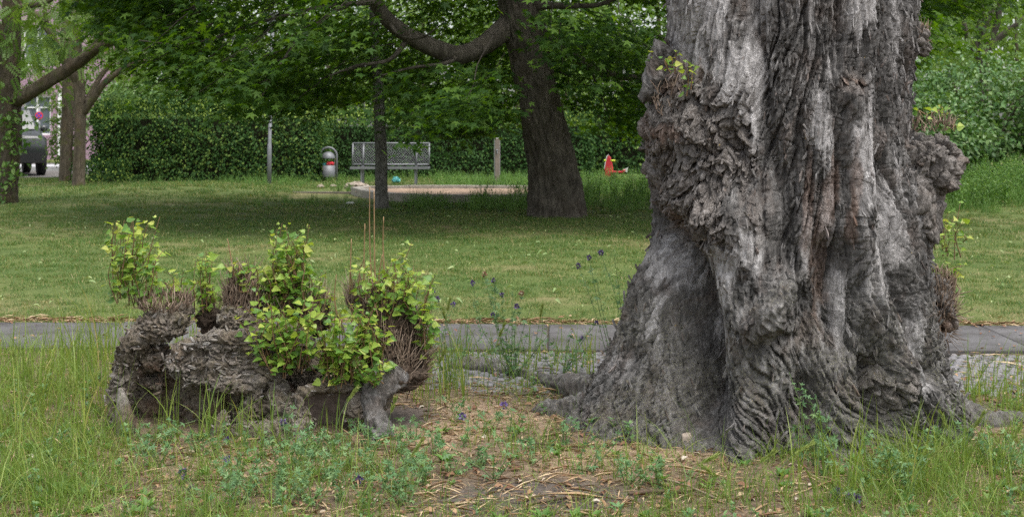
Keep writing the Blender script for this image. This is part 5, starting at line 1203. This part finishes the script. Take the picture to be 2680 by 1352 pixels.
A = Acc(); V, Fs = loft([(-2.25, csec(.80, .42, .80, .95, .70)), (-2.15, csec(.86, .32, .95, 1.05, .74)), (-1.2, csec(.90, .30, 1.02, 1.14, .80)), (-.55, csec(.90, .30, 1.05, 1.72, .68)), (.4, csec(.90, .30, 1.06, 1.80, .70)), (1.9, csec(.90, .30, 1.06, 1.78, .70)), (2.2, csec(.87, .34, 1.05, 1.60, .68)), (2.3, csec(.82, .42, .95, 1.05, .70))]); A.add(V, Fs); obj('body', A.mesh('body', True), M['car'], car)
A = Acc(); V = np.array([[-.70, -1.17, 1.17], [.70, -1.17, 1.17], [.60, -.62, 1.66], [-.60, -.62, 1.66]]); V = np.vstack([V + np.array([0, -.02, .015]), V]); A.add(V, np.array([[0, 1, 2, 3], [7, 6, 5, 4], [0, 4, 5, 1], [1, 5, 6, 2], [2, 6, 7, 3], [3, 7, 4, 0]])); obj('windscreen', A.mesh('windscreen', False), M['carglass'], car)
for s in (-1, 1):
    for ya, yb_ in ((-.5, .45), (.55, 1.75)):
        A = Acc(); V = np.array([[s * .905, ya, 1.12], [s * .905, yb_, 1.12], [s * .735, yb_, 1.68], [s * .735, ya + .1, 1.66]]); V = np.vstack([V, V - np.array([s * .03, 0, 0])]); A.add(V, np.array([[0, 1, 2, 3], [7, 6, 5, 4], [0, 4, 5, 1], [1, 5, 6, 2], [2, 6, 7, 3], [3, 7, 4, 0]])); obj('side_window', A.mesh('side_window', False), M['carglass'], car)
    for yw in (-1.45, 1.4):
        A = Acc(); a = np.array([(s * .70, yw, .33), (s * .93, yw, .33)]); V, Fs = tube(np.array([a[0], a[0] * .98 + a[1] * .02, a[0] * .1 + a[1] * .9, a[1]]), [.28, .33, .33, .29], 26); A.add(V, Fs); wh = obj('wheel', A.mesh('wheel'), M['black'], car)
        A = Acc(); V, Fs = tube(np.array([(s * .90, yw, .33), (s * .937, yw, .33)]), [.20, .19], 18); A.add(V, Fs); obj('rim', A.mesh('rim'), M['steel'], wh)
    A = Acc(); V0_, Fc_ = ICO[3]; A.add(V0_ * np.array([.11, .06, .09]) + np.array([s * 1.02, -.62, 1.2]), Fc_); rod(A, (s * .88, -.6, 1.12), (s * 1.0, -.61, 1.17), .02, 6); obj('mirror', A.mesh('mirror'), M['car'], car)
    A = Acc(); A.add(V0_ * np.array([.15, .05, .08]) + np.array([s * .62, -2.19, .82]), Fc_); obj('headlight', A.mesh('headlight'), M['carlight'], car)
A = Acc(); V, Q = box(-.84, .84, -2.32, -2.12, .34, .58); A.add(V, Q); obj('bumper', A.mesh('bumper', False), M['black'], car)

# ------------------------------------------------------------------ scattered greenery (stuff)
def scatter(name, P, rotz, scl, pick, protos, label, cat):
    me = bpy.data.meshes.new(name); me.vertices.add(len(P)); me.vertices.foreach_set('co', np.asarray(P, np.float32).ravel())
    a = me.attributes.new('rz', 'FLOAT_VECTOR', 'POINT'); r3 = np.zeros((len(P), 3), np.float32); r3[:, 2] = rotz; a.data.foreach_set('vector', r3.ravel())
    a = me.attributes.new('scl', 'FLOAT', 'POINT'); a.data.foreach_set('value', np.asarray(scl, np.float32))
    a = me.attributes.new('pick', 'INT', 'POINT'); a.data.foreach_set('value', np.asarray(pick, np.int32))
    col = bpy.data.collections.new(name + '_kinds')
    for k, (pm, mt) in enumerate(protos):
        if not len(pm.materials): pm.materials.append(mt)
        col.objects.link(bpy.data.objects.new('%s_kind_%02d' % (name, k), pm))
    ng = bpy.data.node_groups.new(name, 'GeometryNodeTree')
    ng.interface.new_socket('Geometry', in_out='INPUT', socket_type='NodeSocketGeometry'); ng.interface.new_socket('Geometry', in_out='OUTPUT', socket_type='NodeSocketGeometry')
    N = ng.nodes; gi = N.new('NodeGroupInput'); go = N.new('NodeGroupOutput')
    ci = N.new('GeometryNodeCollectionInfo'); ci.inputs['Collection'].default_value = col; ci.inputs['Separate Children'].default_value = True; ci.inputs['Reset Children'].default_value = True
    ip = N.new('GeometryNodeInstanceOnPoints'); ip.inputs['Pick Instance'].default_value = True
    def na(nm, ty): n = N.new('GeometryNodeInputNamedAttribute'); n.data_type = ty; n.inputs['Name'].default_value = nm; return next(s for s in n.outputs if s.enabled and s.name == 'Attribute')
    e2r = N.new('FunctionNodeEulerToRotation')
    ng.links.new(gi.outputs[0], ip.inputs['Points']); ng.links.new(ci.outputs[0], ip.inputs['Instance']); ng.links.new(na('pick', 'INT'), ip.inputs['Instance Index'])
    ng.links.new(na('rz', 'FLOAT_VECTOR'), e2r.inputs[0]); ng.links.new(e2r.outputs[0], ip.inputs['Rotation']); ng.links.new(na('scl', 'FLOAT'), ip.inputs['Scale'])
    ng.links.new(ip.outputs[0], go.inputs[0])
    o = obj(name, me, None, kind='stuff', label=label, cat=cat)
    md = o.modifiers.new('scatter', 'NODES'); md.node_group = ng
    return o
def tuft(n, rad, h, w, bend, segs=2, tone=(0, 1), dry=.0):
    a = rng.random(n) * 6.283; r = rad * np.sqrt(rng.random(n)); P = np.stack([np.cos(a) * r, np.sin(a) * r, np.full(n, -.01)], -1)
    hh = h * rng.uniform(.5, 1.2, n); rn = rng.uniform(tone[0], tone[1], n); rn = np.where(rng.random(n) < dry, rng.uniform(.86, 1, n), rn)
    V, Fc, rr = blades(P, hh, w * rng.uniform(.7, 1.2, n), rng.random(n) * 6.283, bend * rng.uniform(.2, 1.5, n), segs, rn)
    return mesh_from('tuft', V, Fc, {'rnd': rr})
def clear_of(P, extra=0.0):
    """keep off paving, pit, trunks"""
    x, y = P[:, 0], P[:, 1]
    ok = np.ones(len(P), bool)
    ok &= ~((y - (8.42 + x * math.tan(PA)) > -.02 - extra) & (y - (8.42 + x * math.tan(PA)) < 1.12))
    ok &= ~((np.hypot((x + 1.2) / 2.45, (y - 27.9) / 2.45)) < 1)
    ok &= ~((np.hypot((x - gx(860, 29)) / 1.1, (y - 29.6) / 2.6)) < 1)
    ok &= ~((y > 39.4) & (x < gx(300, 46)))
    return ok
# mown lawn, denser where it is near
pts = []; scl = []
for y0, y1, dn, s in [(9.5, 12, 75, .8), (12, 16, 50, .95), (16, 22, 30, 1.2), (22, 30, 17, 1.6), (30, 39, 10, 2.1)]:
    w_ = y1 * 1340 / F * 1.12 + 1.5; n = int((y1 - y0) * 2 * w_ * dn)
    x = rng.uniform(-w_, w_, n); y = rng.uniform(y0, y1, n); pts.append(np.stack([x, y], -1)); scl.append(s * rng.uniform(.75, 1.25, n))
pts = np.concatenate(pts); scl = np.concatenate(scl); ok = clear_of(pts); pts = pts[ok]; scl = scl[ok]
bare = fbm(np.stack([pts[:, 0] * .45, pts[:, 1] * .30, np.zeros(len(pts))], -1), 3, 90)
near_edge = sstep(10.6, 9.6, pts[:, 1])
dryz = np.clip(.8 * sstep(.08, .34, bare) + .55 * near_edge + .30 * sstep(14, 10, pts[:, 1]), 0, 1)
keep = rng.random(len(pts)) > .45 * sstep(.15, .45, bare) ; pts, scl, dryz = pts[keep], scl[keep], dryz[keep]
pick = np.where(rng.random(len(pts)) < dryz, rng.integers(4, 7, len(pts)), rng.integers(0, 4, len(pts)))
P3 = np.column_stack([pts, G(pts[:, 0], pts[:, 1])])
protos = [(tuft(46, .11, .055, .0052, .8, 2, (0, .8), .06), M['lawn']) for _ in range(4)] + [(tuft(46, .11, .050, .0052, .9, 2, (.3, 1), .55), M['lawn']) for _ in range(3)]
scatter('lawn_grass', P3, rng.random(len(P3)) * 6.283, scl, pick, protos, 'short mown lawn grass with dry patches', 'grass')
# pale curled bits lying on the lawn
n = 700; x = rng.uniform(-7, 7, n); y = rng.uniform(10, 24, n); P = np.stack([x, y, G(x, y) + .045], -1); ok = clear_of(P); P = P[ok]; n = len(P)
V, Fc, rr = leaves(P, rdir(n) * np.array([1, 1, .2]), rdir(n, 1.5), rng.uniform(.03, .085, n), (T_OVATE[0] * np.array([1, .6, 2.5]), T_OVATE[1]), rng.uniform(.2, 1, n)); A = Acc(); A.add(V, Fc, rnd=rr)
obj('fallen_leaf_scraps', A.mesh('fallen_leaf_scraps'), foliage('pale_scrap', [(0, (.16, .24, .08)), (1, (.30, .36, .16))], .2), kind='stuff', label='pale curled leaf scraps strewn over the lawn', cat='leaf litter')
# rank weeds and tall grass at the lawn's far edge
def weed_proto(h, nst, lf):
    A = Acc()
    for _ in range(nst):
        b = np.array([random.gauss(0, .05), random.gauss(0, .05), -.02]); t = b + np.array([random.gauss(0, .12), random.gauss(0, .12), h * random.uniform(.6, 1.1)]); n = int(26 * h / .6)
        u_ = rng.uniform(.15, 1, n); P = b + (t - b) * u_[:, None]; V, Fc, rr = leaves(P, rdir(n, .3), rdir(n, 1.2), lf * rng.uniform(.5, 1.2, n) * (1.15 - .6 * u_), T_DIAMOND); A.add(V, Fc, rnd=rr)
        V, Fs = tube(np.array([b, (b + t) / 2 + rng.normal(size=3) * .01, t]), [.003, .0025, .001], 3, False); A.add(V, Fs, rnd=.3)
    return A.mesh('weed')
wp_ = [(weed_proto(.75, 7, .06), M['weed']) for _ in range(3)] + [(weed_proto(.42, 6, .045), M['weed']) for _ in range(2)] + [(tuft(46, .16, .55, .007, .6, 3, (0, .7), .04), M['weed']) for _ in range(2)]
def zone(px0, px1, d0, d1, dens):
    xa = min(gx(px0, d0), gx(px0, d1)); xb = max(gx(px1, d0), gx(px1, d1)); n = int((xb - xa) * (d1 - d0) * dens)
    x = rng.uniform(xa, xb, n); y = rng.uniform(d0, d1, n); pp = (x * F / y + 1340) / K; m_ = (pp > px0) & (pp < px1); return np.stack([x[m_], y[m_]], -1)
WZ = [(zone(1448, 1760, 24.5, 33, 10), (0, 1, 2, 5), (.5, .82)), (zone(1470, 1700, 22.8, 25, 7), (3, 4, 5, 6), (.5, .9)), (zone(1760, 2330, 26, 34, 5), (0, 1, 2), (.9, 1.3)), (zone(2330, 2760, 23.2, 28.5, 13), (0, 1, 2, 5, 6), (.75, 1.1)), (zone(2380, 2760, 22, 24, 9), (3, 5, 6), (.4, .8)),
      (zone(1090, 1345, 31, 36, 9), (3, 4, 5), (.55, .95)), (zone(985, 1335, 22.9, 25.4, 17), (3, 4, 6), (.4, .8)), (zone(1180, 1340, 25, 30, 12), (3, 4, 1), (.5, .85)), (zone(570, 780, 32.5, 35.8, 7), (3, 4, 5), (.4, .75)), (zone(830, 890, 29.5, 31, 14), (3, 4), (.5, .75)),
      (zone(640, 970, 24.0, 27.5, 5), (3, 4, 6), (.25, .5)), (zone(800, 1000, 35.3, 38.5, 8), (3, 4), (.4, .7)), (zone(225, 640, 35.2, 36.1, 8), (4, 6), (.25, .5)), (zone(1335, 1480, 21.9, 24, 8), (6, 4), (.3, .55)), (zone(1000, 1480, 36.5, 39, 6), (3, 4, 5), (.4, .75))]
P = np.concatenate([z[0] for z in WZ]); pk = np.concatenate([np.array(z[1])[rng.integers(0, len(z[1]), len(z[0]))] for z in WZ]); sc2 = np.concatenate([rng.uniform(*z[2], len(z[0])) for z in WZ])
pit_ok = ~((np.hypot((P[:, 0] + 1.4) / 2.1, (P[:, 1] - 28.2) / 2.3)) < 1); P, pk, sc2 = P[pit_ok], pk[pit_ok], sc2[pit_ok]
scatter('rank_weeds', np.column_stack([P, G(P[:, 0], P[:, 1])]), rng.random(len(P)) * 6.283, sc2, pk, wp_, 'tall rank weeds and uncut grass along the far edge of the lawn', 'weeds')

# ------------------------------------------------------------------ foreground grass
def trunk_ok(P):
    x, y = P[:, 0], P[:, 1]
    a = np.hypot((x - 1.2) / .82, (y - 6.35) / .66) > 1
    b = ~((x > gx(290, 6.2)) & (x < gx(1060, 6.2)) & (y > 6.02) & (y < 6.55))
    return a & b
def dens_fore(x, y):
    px = (x * F / y + 1340) / K; py = (HOR + EYE * F / y) / K
    d = .50 + .36 * pn(np.stack([x * 1.6, y * 1.6, np.zeros_like(x)], -1), 55)
    d = d + .55 * sstep(420, 150, px) + .42 * sstep(1850, 2150, px) * sstep(1090, 1180, py) + .30 * sstep(1180, 1280, py) * sstep(1150, 900, px)
    d = d - .22 * np.exp(-((px - 1330) / 280) ** 2 - ((py - 1060) / 110) ** 2) - .5 * np.exp(-((px - 1350) / 230) ** 2 - ((py - 1265) / 45) ** 2) - .35 * np.exp(-((px - 1000) / 160) ** 2 - ((py - 1060) / 60) ** 2)
    d = d + .25 * np.exp(-((px - 1250) / 260) ** 2 - ((py - 905) / 25) ** 2) + .2 * sstep(2430, 2560, px)
    d = d - .5 * np.exp(-((px - 290) / 50) ** 2 - ((py - 950) / 50) ** 2)
    return np.clip(d, .02, 1.5)
def fore_pts(n, y0, y1):
    y = rng.uniform(y0, y1, n); w_ = y * 1340 / F * 1.1 + .9; x = rng.uniform(-1, 1, n) * w_
    P = np.stack([x, y], -1); dd = dens_fore(x, y); ok = (rng.random(n) * 1.3 < dd) & trunk_ok(P) & (y < 7.15 - .03 * x + .3 * rng.random(n) + 1.1 * (x < -.55))
    return P[ok], dd[ok]
A = Acc()
P, dd = fore_pts(160000, 3.6, 8.35)
clump = fbm(np.stack([P[:, 0] * 4, P[:, 1] * 4, np.zeros(len(P))], -1), 3, 66); m_ = clump + rng.normal(size=len(P)) * .16 + .12 * np.clip(dd, 0, 1) > .0; P = P[m_]; dd = dd[m_]
n = len(P); h = rng.gamma(3.4, .029, n) * (.55 + .75 * np.clip(dd, 0, 1)); h = np.clip(h * (1 + .5 * pn(np.column_stack([P * 3.1, np.ones(n)]), 69)), .03, .34)
tone = np.clip(rng.beta(2, 2.4, n) * .70 + .30 * pn(np.column_stack([P * 2.6, np.zeros(n)]), 68), 0, .86); tone = np.where(rng.random(n) < .18, rng.uniform(.85, 1, n), tone)
V, Fc, rr = blades(np.column_stack([P, G(P[:, 0], P[:, 1]) - .008]), h, rng.uniform(.0022, .0050, n), rng.random(n) * 6.283, rng.gamma(2.0, .34, n), 3, tone); A.add(V, Fc, rnd=rr)
obj('meadow_grass', A.mesh('meadow_grass'), M['grass'], kind='stuff', label='loose yellowish green meadow grass around the stump and poplar', cat='grass')
# tall thin stalks on the left and beside the stump
A = Acc(); S0 = []
for px0, px1, d0, d1, n, hmin, hmax in [(-60, 330, 5.6, 8.2, 210, .22, .5), (395, 450, 5.9, 6.0, 16, .2, .40), (500, 560, 5.88, 6.0, 18, .2, .36), (600, 660, 5.9, 6.0, 8, .15, .3), (1040, 1180, 6.6, 7.3, 60, .25, .5), (1950, 2560, 4.9, 5.6, 120, .18, .36), (150, 560, 6.7, 8.2, 150, .3, .7), (1080, 1500, 7.1, 8.2, 170, .15, .42), (2420, 2620, 6.4, 7.3, 70, .2, .42), (500, 900, 5.8, 6.0, 50, .15, .3), (-80, 980, 8.0, 8.45, 420, .10, .30), (980, 1520, 8.1, 8.42, 120, .06, .2)]:
    d = rng.uniform(d0, d1, n); x = gx(rng.uniform(px0, px1, n), d); P = np.stack([x, d], -1); ok = trunk_ok(P); P = P[ok]; n = len(P); S0.append(P)
    V, Fc, rr = blades(np.column_stack([P, G(P[:, 0], P[:, 1]) - .01]), rng.uniform(hmin, hmax, n), rng.uniform(.004, .0085, n), rng.random(n) * 6.283, rng.gamma(2, .16, n), 6, np.clip(rng.beta(1.5, 3, n) * .8, 0, 1)); A.add(V, Fc, rnd=rr)
obj('tall_grass', A.mesh('tall_grass'), M['grass'], kind='stuff', label='tall loose grass stalks standing beside the stump', cat='grass')
# broad low weeds
def rosette(n, r, h):
    A = Acc(); az = rng.random(n) * 6.283; T_ = np.stack([np.cos(az), np.sin(az), rng.uniform(.2, 1.2, n)], -1); P = np.stack([np.cos(az) * .01, np.sin(az) * .01, rng.random(n) * h], -1)
    V, Fc, rr = leaves(P, T_, np.stack([-np.cos(az), -np.sin(az), np.full(n, 1.0)], -1), r * rng.uniform(.5, 1.1, n), (T_OVATE[0] * np.array([1, .75, 1]), T_OVATE[1])); A.add(V, Fc, rnd=rr)
    return A.mesh('rosette')
P, dd = fore_pts(1500, 4.4, 7.2); n = len(P)
scatter('low_weeds', np.column_stack([P, G(P[:, 0], P[:, 1])]), rng.random(n) * 6.283, rng.uniform(.35, .85, n), np.array([0, 0, 2, 1, 3])[rng.integers(0, 5, n)], [(rosette(10, .06, .01), M['weed']), (rosette(16, .05, .09), M['lucerne']), (rosette(8, .08, .01), M['weed']), (rosette(22, .04, .14), M['lucerne'])], 'small broad leaved weeds scattered through the meadow grass', 'weeds')
# straw, shed bark and dead leaves on the earth
A = Acc(); n = 24000; y = rng.uniform(4.2, 7.4, n); x = rng.uniform(-1, 1, n) * (y * 1340 / F * 1.08 + .3); P = np.stack([x, y], -1); ok = trunk_ok(P); P = P[ok]; n = len(P)
az = rng.random(n) * 6.283; T_ = np.stack([np.cos(az), np.sin(az), rng.normal(0, .12, n)], -1)
V, Fc, rr = leaves(np.column_stack([P, G(P[:, 0], P[:, 1]) + rng.uniform(.002, .014, n)]), T_, rdir(n, 2), rng.gamma(2.2, .022, n), (T_DIAMOND[0] * np.array([1, .10, .6]), T_DIAMOND[1]), np.clip(rng.beta(2, 2, n), 0, 1)); A.add(V, Fc, rnd=rr)
obj('dry_straw', A.mesh('dry_straw'), M['straw'], kind='stuff', label='dry straw and shed chaff covering the bare earth', cat='straw')
A = Acc(); n = 5200; y = rng.uniform(4.2, 9.9, n); x = rng.uniform(-1, 1, n) * (y * 1340 / F * 1.08 + .3); P = np.stack([x, y], -1); edge_ = (y > 7.4); ok = trunk_ok(P) & (~edge_ | (np.abs(y - (9.52 + x * math.tan(PA))) < .12) | (rng.random(n) < .18)); P = P[ok]; n = len(P); edge_ = P[:, 1] > 7.2
gzv = np.where(edge_, .040, G(P[:, 0], P[:, 1]) + .008)
V, Fc, rr = leaves(np.column_stack([P, gzv]), rdir(n) * np.array([1, 1, .25]), rdir(n, 2.2), rng.uniform(.015, .045, n), (T_OVATE[0] * np.array([1, .9, 2.0]), T_OVATE[1])); A.add(V, Fc, rnd=rr)
obj('dead_leaves', A.mesh('dead_leaves'), M['deadleaf'], kind='stuff', label='small brown dead leaves lying on the earth and path', cat='leaf litter')
# a band of brown chaff along the far side of the slabs
A = Acc(); n = 5200; x = rng.uniform(-4.6, 4.6, n); y = 9.54 + x * math.tan(PA) + np.abs(rng.normal(0, .09, n)) - .04; az = rng.normal(0, .6, n); T_ = np.stack([np.cos(az), np.sin(az), rng.normal(0, .15, n)], -1)
V, Fc, rr = leaves(np.stack([x, y, np.full(n, .036)], -1), T_, rdir(n, 2), rng.gamma(2.2, .022, n), (T_DIAMOND[0] * np.array([1, .16, .8]), T_DIAMOND[1]), np.clip(rng.beta(1.6, 2.6, n), 0, 1)); A.add(V, Fc, rnd=rr)
for _ in range(1):
    n = 2600; x = rng.uniform(-4.2, 4.4, n); y = 8.42 + x * math.tan(PA) - np.abs(rng.normal(0, .55, n)); az = rng.normal(0, .7, n); T_ = np.stack([np.cos(az), np.sin(az), 0 * az], -1)
    V, Fc, rr = leaves(np.stack([x, y, np.full(n, .024)], -1), T_, rdir(n, 2), rng.gamma(2.2, .02, n), (T_DIAMOND[0] * np.array([1, .14, .5]), T_DIAMOND[1]), np.clip(rng.beta(1.6, 2.4, n), 0, 1)); A.add(V, Fc, rnd=rr)
obj('path_chaff', A.mesh('path_chaff'), M['straw'], kind='stuff', label='brown chaff swept along the edges of the slab path', cat='straw')

# ------------------------------------------------------------------ lucerne plants with purple heads
def flower_head(c, r=.013, n=26):
    d0 = norm(rng.normal(size=(n, 3)) + np.array([0, 0, .3])); return leaves(np.array(c) + d0 * r * .35 * np.array([1, 1, 1.4]), d0 * np.array([1, 1, 1.2]), rdir(n), r * rng.uniform(.8, 1.3, n), (T_OVATE[0] * np.array([1, 1.1, 1]), T_OVATE[1]))
def lucerne(label, base, tips, flowers, group=None, leafn=1.0, lf=.032, name='lucerne_plant', dead=0):
    base = np.array(base, float); t = thing(name, label, 'wildflower', tuple(base), group)
    A = Acc()
    for k, tip in enumerate(tips):
        tip = np.array(tip, float); side = rng.normal(size=3) * np.array([.03, .03, .01]); mid = base * .5 + tip * .5 + side; mid[2] += .02
        S1 = smooth_path([base + rng.normal(size=3) * np.array([.012, .012, 0]) - np.array([0, 0, .01]), mid, tip], 10)
        B = Acc(); V, Fs = tube(S1, np.linspace(.0022, .0011, 10), 4, False); B.add(V, Fs); obj('stem', B.mesh('stem', True, t), M['stem'], t)
        L = np.linalg.norm(tip - base); n = max(4, int(L / .020 * leafn)); u_ = rng.uniform(.08, .95, n) * 9; i_ = np.minimum(u_.astype(int), 8); P = S1[i_] + (S1[i_ + 1] - S1[i_]) * (u_ - i_)[:, None]
        V, Fc, rr = leaves(P, rdir(n, .25), rdir(n, 1.4) + np.array([0, -.3, 0]), lf * rng.uniform(.65, 1.2, n), T_TRIFOL); A.add(V, Fc, rnd=rr)
        if flowers[k]:
            B = Acc(); V, Fc, rr = flower_head(tip, .0135 * flowers[k]); B.add(V, Fc, rnd=rr); obj('flower', B.mesh('flower', True, t), M['flower'] if not dead or k % 3 else M['deadleaf'], t)
    obj('foliage', A.mesh('foliage', True, t), M['lucerne'], t, kind='stuff')
    return t
def luc_at(label, bpx, d, tips, group=None, **kw):
    b = onground(bpx, d); T_ = [at(tx, ty, d + random.uniform(-.06, .06)) for tx, ty, f in tips]
    for p in T_: p[2] = max(p[2], b[2] + .03)
    return lucerne(label, b, T_, [f for _, _, f in tips], group, **kw)
luc_at('tall arching purple flowered lucerne beside the left flank of the poplar', 1556, 7.35, [(1455, 668, 1), (1482, 648, .9), (1512, 636, 1), (1545, 640, 0), (1560, 800, 0), (1500, 700, 0)], leafn=.5)
luc_at('wide lucerne clump with many pale purple heads behind the surface root', 1290, 7.55, [(1218, 690, 1), (1190, 712, 1), (1242, 705, .9), (1312, 738, 1), (1262, 742, 1), (1300, 770, 1), (1365, 790, 0), (1240, 790, .8), (1330, 830, 0), (1250, 850, 0), (1380, 840, 0), (1210, 830, 0), (1340, 760, 0), (1290, 720, 0)], leafn=1.1, dead=1)
luc_at('lucerne with purple heads right of the twiggy stump end', 1130, 7.3, [(1100, 752, 1), (1065, 775, 1), (1140, 765, .9), (1090, 730, .8), (1045, 770, .7), (1180, 800, 0), (1110, 830, 0), (1150, 850, 0)], leafn=.8)
luc_at('low lucerne clump behind the root beside the path edge', 1410, 7.35, [(1500, 812, .8), (1465, 850, .7), (1440, 830, 0), (1385, 860, 0), (1470, 880, 0), (1350, 880, 0)], leafn=1.0)
FG = 'flowering lucerne plants in the foreground grass'
for bpx, d, tips in [(470, 5.25, [(460, 1190, 1.2), (440, 1215, 0), (490, 1225, 0)]), (560, 5.4, [(573, 1155, 1.1), (545, 1175, 0), (600, 1180, 0)]), (500, 5.05, [(482, 1245, 1), (520, 1230, 0), (455, 1260, 0)]),
        (720, 5.75, [(712, 1062, 1), (740, 1010, 0), (700, 1040, 0)]), (585, 5.75, [(570, 1105, .9), (600, 1060, 0)]), (900, 5.2, [(905, 1218, 1), (930, 1200, 0), (870, 1225, 0)]), (1160, 5.8, [(1163, 1046, 1), (1190, 1070, 0), (1140, 1060, 0)]),
        (1280, 5.9, [(1268, 1019, 1.1), (1300, 1040, 0), (1250, 1060, 0)]), (2110, 4.95, [(2108, 1265, 1.2), (2090, 1240, 0)]), (2150, 4.92, [(2155, 1272, 1.2), (2135, 1287, .8), (2180, 1250, 0)])]:
    luc_at('small lucerne plant with a single deep purple head in the grass', bpx, d, tips, FG, leafn=1.0)
luc_at('low leafy lucerne beside the cobbles, left of the poplar flank', 1450, 7.7, [(1420, 880, 0), (1480, 870, 0), (1390, 890, 0), (1460, 900, 0), (1500, 890, 0)], leafn=1.4)
luc_at('low leafy lucerne on the cobbles behind the surface root', 1190, 7.9, [(1150, 860, 0), (1210, 850, 0), (1240, 880, 0), (1170, 880, 0), (1130, 880, 0), (1270, 870, 0)], leafn=1.4)
luc_at('upright flowerless lucerne against the front of the poplar trunk', 2040, 5.45, [(1985, 935, 0), (2010, 960, 0), (2050, 990, 0), (2075, 1030, 0), (2030, 1050, 0)], leafn=1.2, lf=.032)
LG = 'flowerless lucerne plants in the foreground grass'; random.seed(21)
spots_l = [(640, 5.1), (700, 5.3), (760, 5.05), (820, 5.3), (860, 5.0), (600, 5.2), (930, 5.4), (980, 5.15), (1030, 5.5), (1060, 5.25), (660, 5.6), (790, 5.62), (850, 5.72), (540, 5.65), (500, 5.7), (920, 5.75), (1100, 5.7), (1130, 5.4), (400, 5.5), (1200, 5.5),
    (700, 4.95), (780, 4.9), (930, 4.92), (1020, 4.95), (590, 4.95), (2200, 5.2), (2300, 5.1), (2480, 5.5), (2540, 5.3), (2420, 5.6), (2080, 5.3), (1160, 6.3), (1040, 6.0), (1250, 5.3), (1340, 5.5), (1480, 5.35), (1580, 5.2), (1420, 5.8), (1230, 6.1), (1660, 5.15), (420, 5.85), (360, 5.7), (880, 5.5), (740, 5.45), (1000, 5.7)]
for px, d in spots_l:
    b = onground(px, d); k = random.randint(4, 7)
    lucerne('low bushy blue green lucerne without flowers in the grass', b, [b + np.array([random.gauss(0, .07), random.gauss(0, .06), random.uniform(.07, .19 if d < 5.5 else .12)]) for _ in range(k)], [0] * k, LG, 1.5, .028)
# wild barley ears
def barley(px, d, h, lean, group='wild barley ears in the meadow grass'):
    b = onground(px, d); t = thing('barley_grass', 'wild barley stalk with a drooping green bristly ear', 'grass', tuple(b), group)
    top = b + np.array([lean * h, random.uniform(-.03, .03), h]); S1 = smooth_path([b - np.array([0, 0, .01]), (b + top) / 2 + np.array([-lean * h * .2, 0, .02]), top], 8)
    A = Acc(); V, Fs = tube(S1, np.linspace(.0018, .0012, 8), 4, False); A.add(V, Fs); obj('stalk', A.mesh('stalk', True, t), M['stem'], t)
    dr = norm(S1[-1] - S1[-2] + np.array([lean * .02, 0, 0])); n = 70; u_ = rng.random(n); P = top + dr * (u_ * .07)[:, None]; D = dr * 1.0 + rdir(n) * .42
    A = Acc(); V, Fc, rr = leaves(P, D, rdir(n), rng.uniform(.018, .034, n), (T_DIAMOND[0] * np.array([1, .22, 1]), T_DIAMOND[1])); A.add(V, Fc, rnd=rr); obj('ear', A.mesh('ear', True, t), M['spike'], t)
for px, d, h, l in [(970, 5.55, .20, .1), (2410, 5.2, .22, .25), (2400, 5.35, .16, -.1), (1945, 5.0, .16, .5), (1880, 4.95, .14, .3), (1720, 5.0, .13, .5), (2290, 4.9, .18, .4), (700, 6.9, .30, .1), (1105, 7.0, .42, .1), (1150, 7.1, .36, -.15), (1225, 6.9, .30, .2), (1340, 7.1, .38, .1), (1075, 6.3, .26, .2), (1010, 5.0, .16, .2), (1830, 4.85, .12, -.3), (2520, 5.0, .2, .2), (120, 5.4, .3, .2), (60, 5.9, .34, -.1), (840, 5.75, .2, .25)]: barley(px, d, h, l)
# pale stone and fallen twigs at the poplar's foot
V0, Fc = ICO[4]; dsp = 1 + .25 * pn(V0 * 1.6, 4) + .08 * pn(V0 * 5, 6)
o = obj('pale_stone', mesh_from('pale_stone', V0 * dsp[:, None] * np.array([.027, .020, .034]) + np.array([0, 0, .024]), Fc), M['rubble'], label='small pale stone leaning at the foot of the poplar buttress', cat='stone'); o.location = tuple(onground(1728, 5.78))
def fallen(path, r, label):
    b = np.array(path[0]); V, Fs = limb(path, [r, r * .9, r * .5], 30, 10, .2, 30, random.randint(0, 99)); A = Acc(); A.add(V, Fs, rnd=.8)
    o = obj('fallen_twig', mesh_from('fallen_twig', np.concatenate(A.V) - b, [np.concatenate(f) for f in A.F.values()], {'rnd': np.full(A.n, .75)}), M['twig'], label=label, cat='twig'); o.location = tuple(b)
fallen([onground(1580, 5.05, .006), onground(1670, 5.08, .012), onground(1790, 5.02, .004)], .008, 'pale fallen stick lying in front of the poplar roots')
fallen([onground(1300, 5.9, .004), onground(1450, 5.75, .01), onground(1640, 5.85, .004)], .005, 'long thin dry stalk lying left of the poplar foot')
fallen([onground(1820, 4.95, .004), onground(1700, 5.2, .01), onground(1560, 5.35, .004)], .005, 'dry stalk lying aslant before the poplar roots')
fallen([onground(1320, 4.92, .004), onground(1450, 5.0, .01), onground(1560, 4.98, .004)], .006, 'dark twig lying on the bare soil patch')
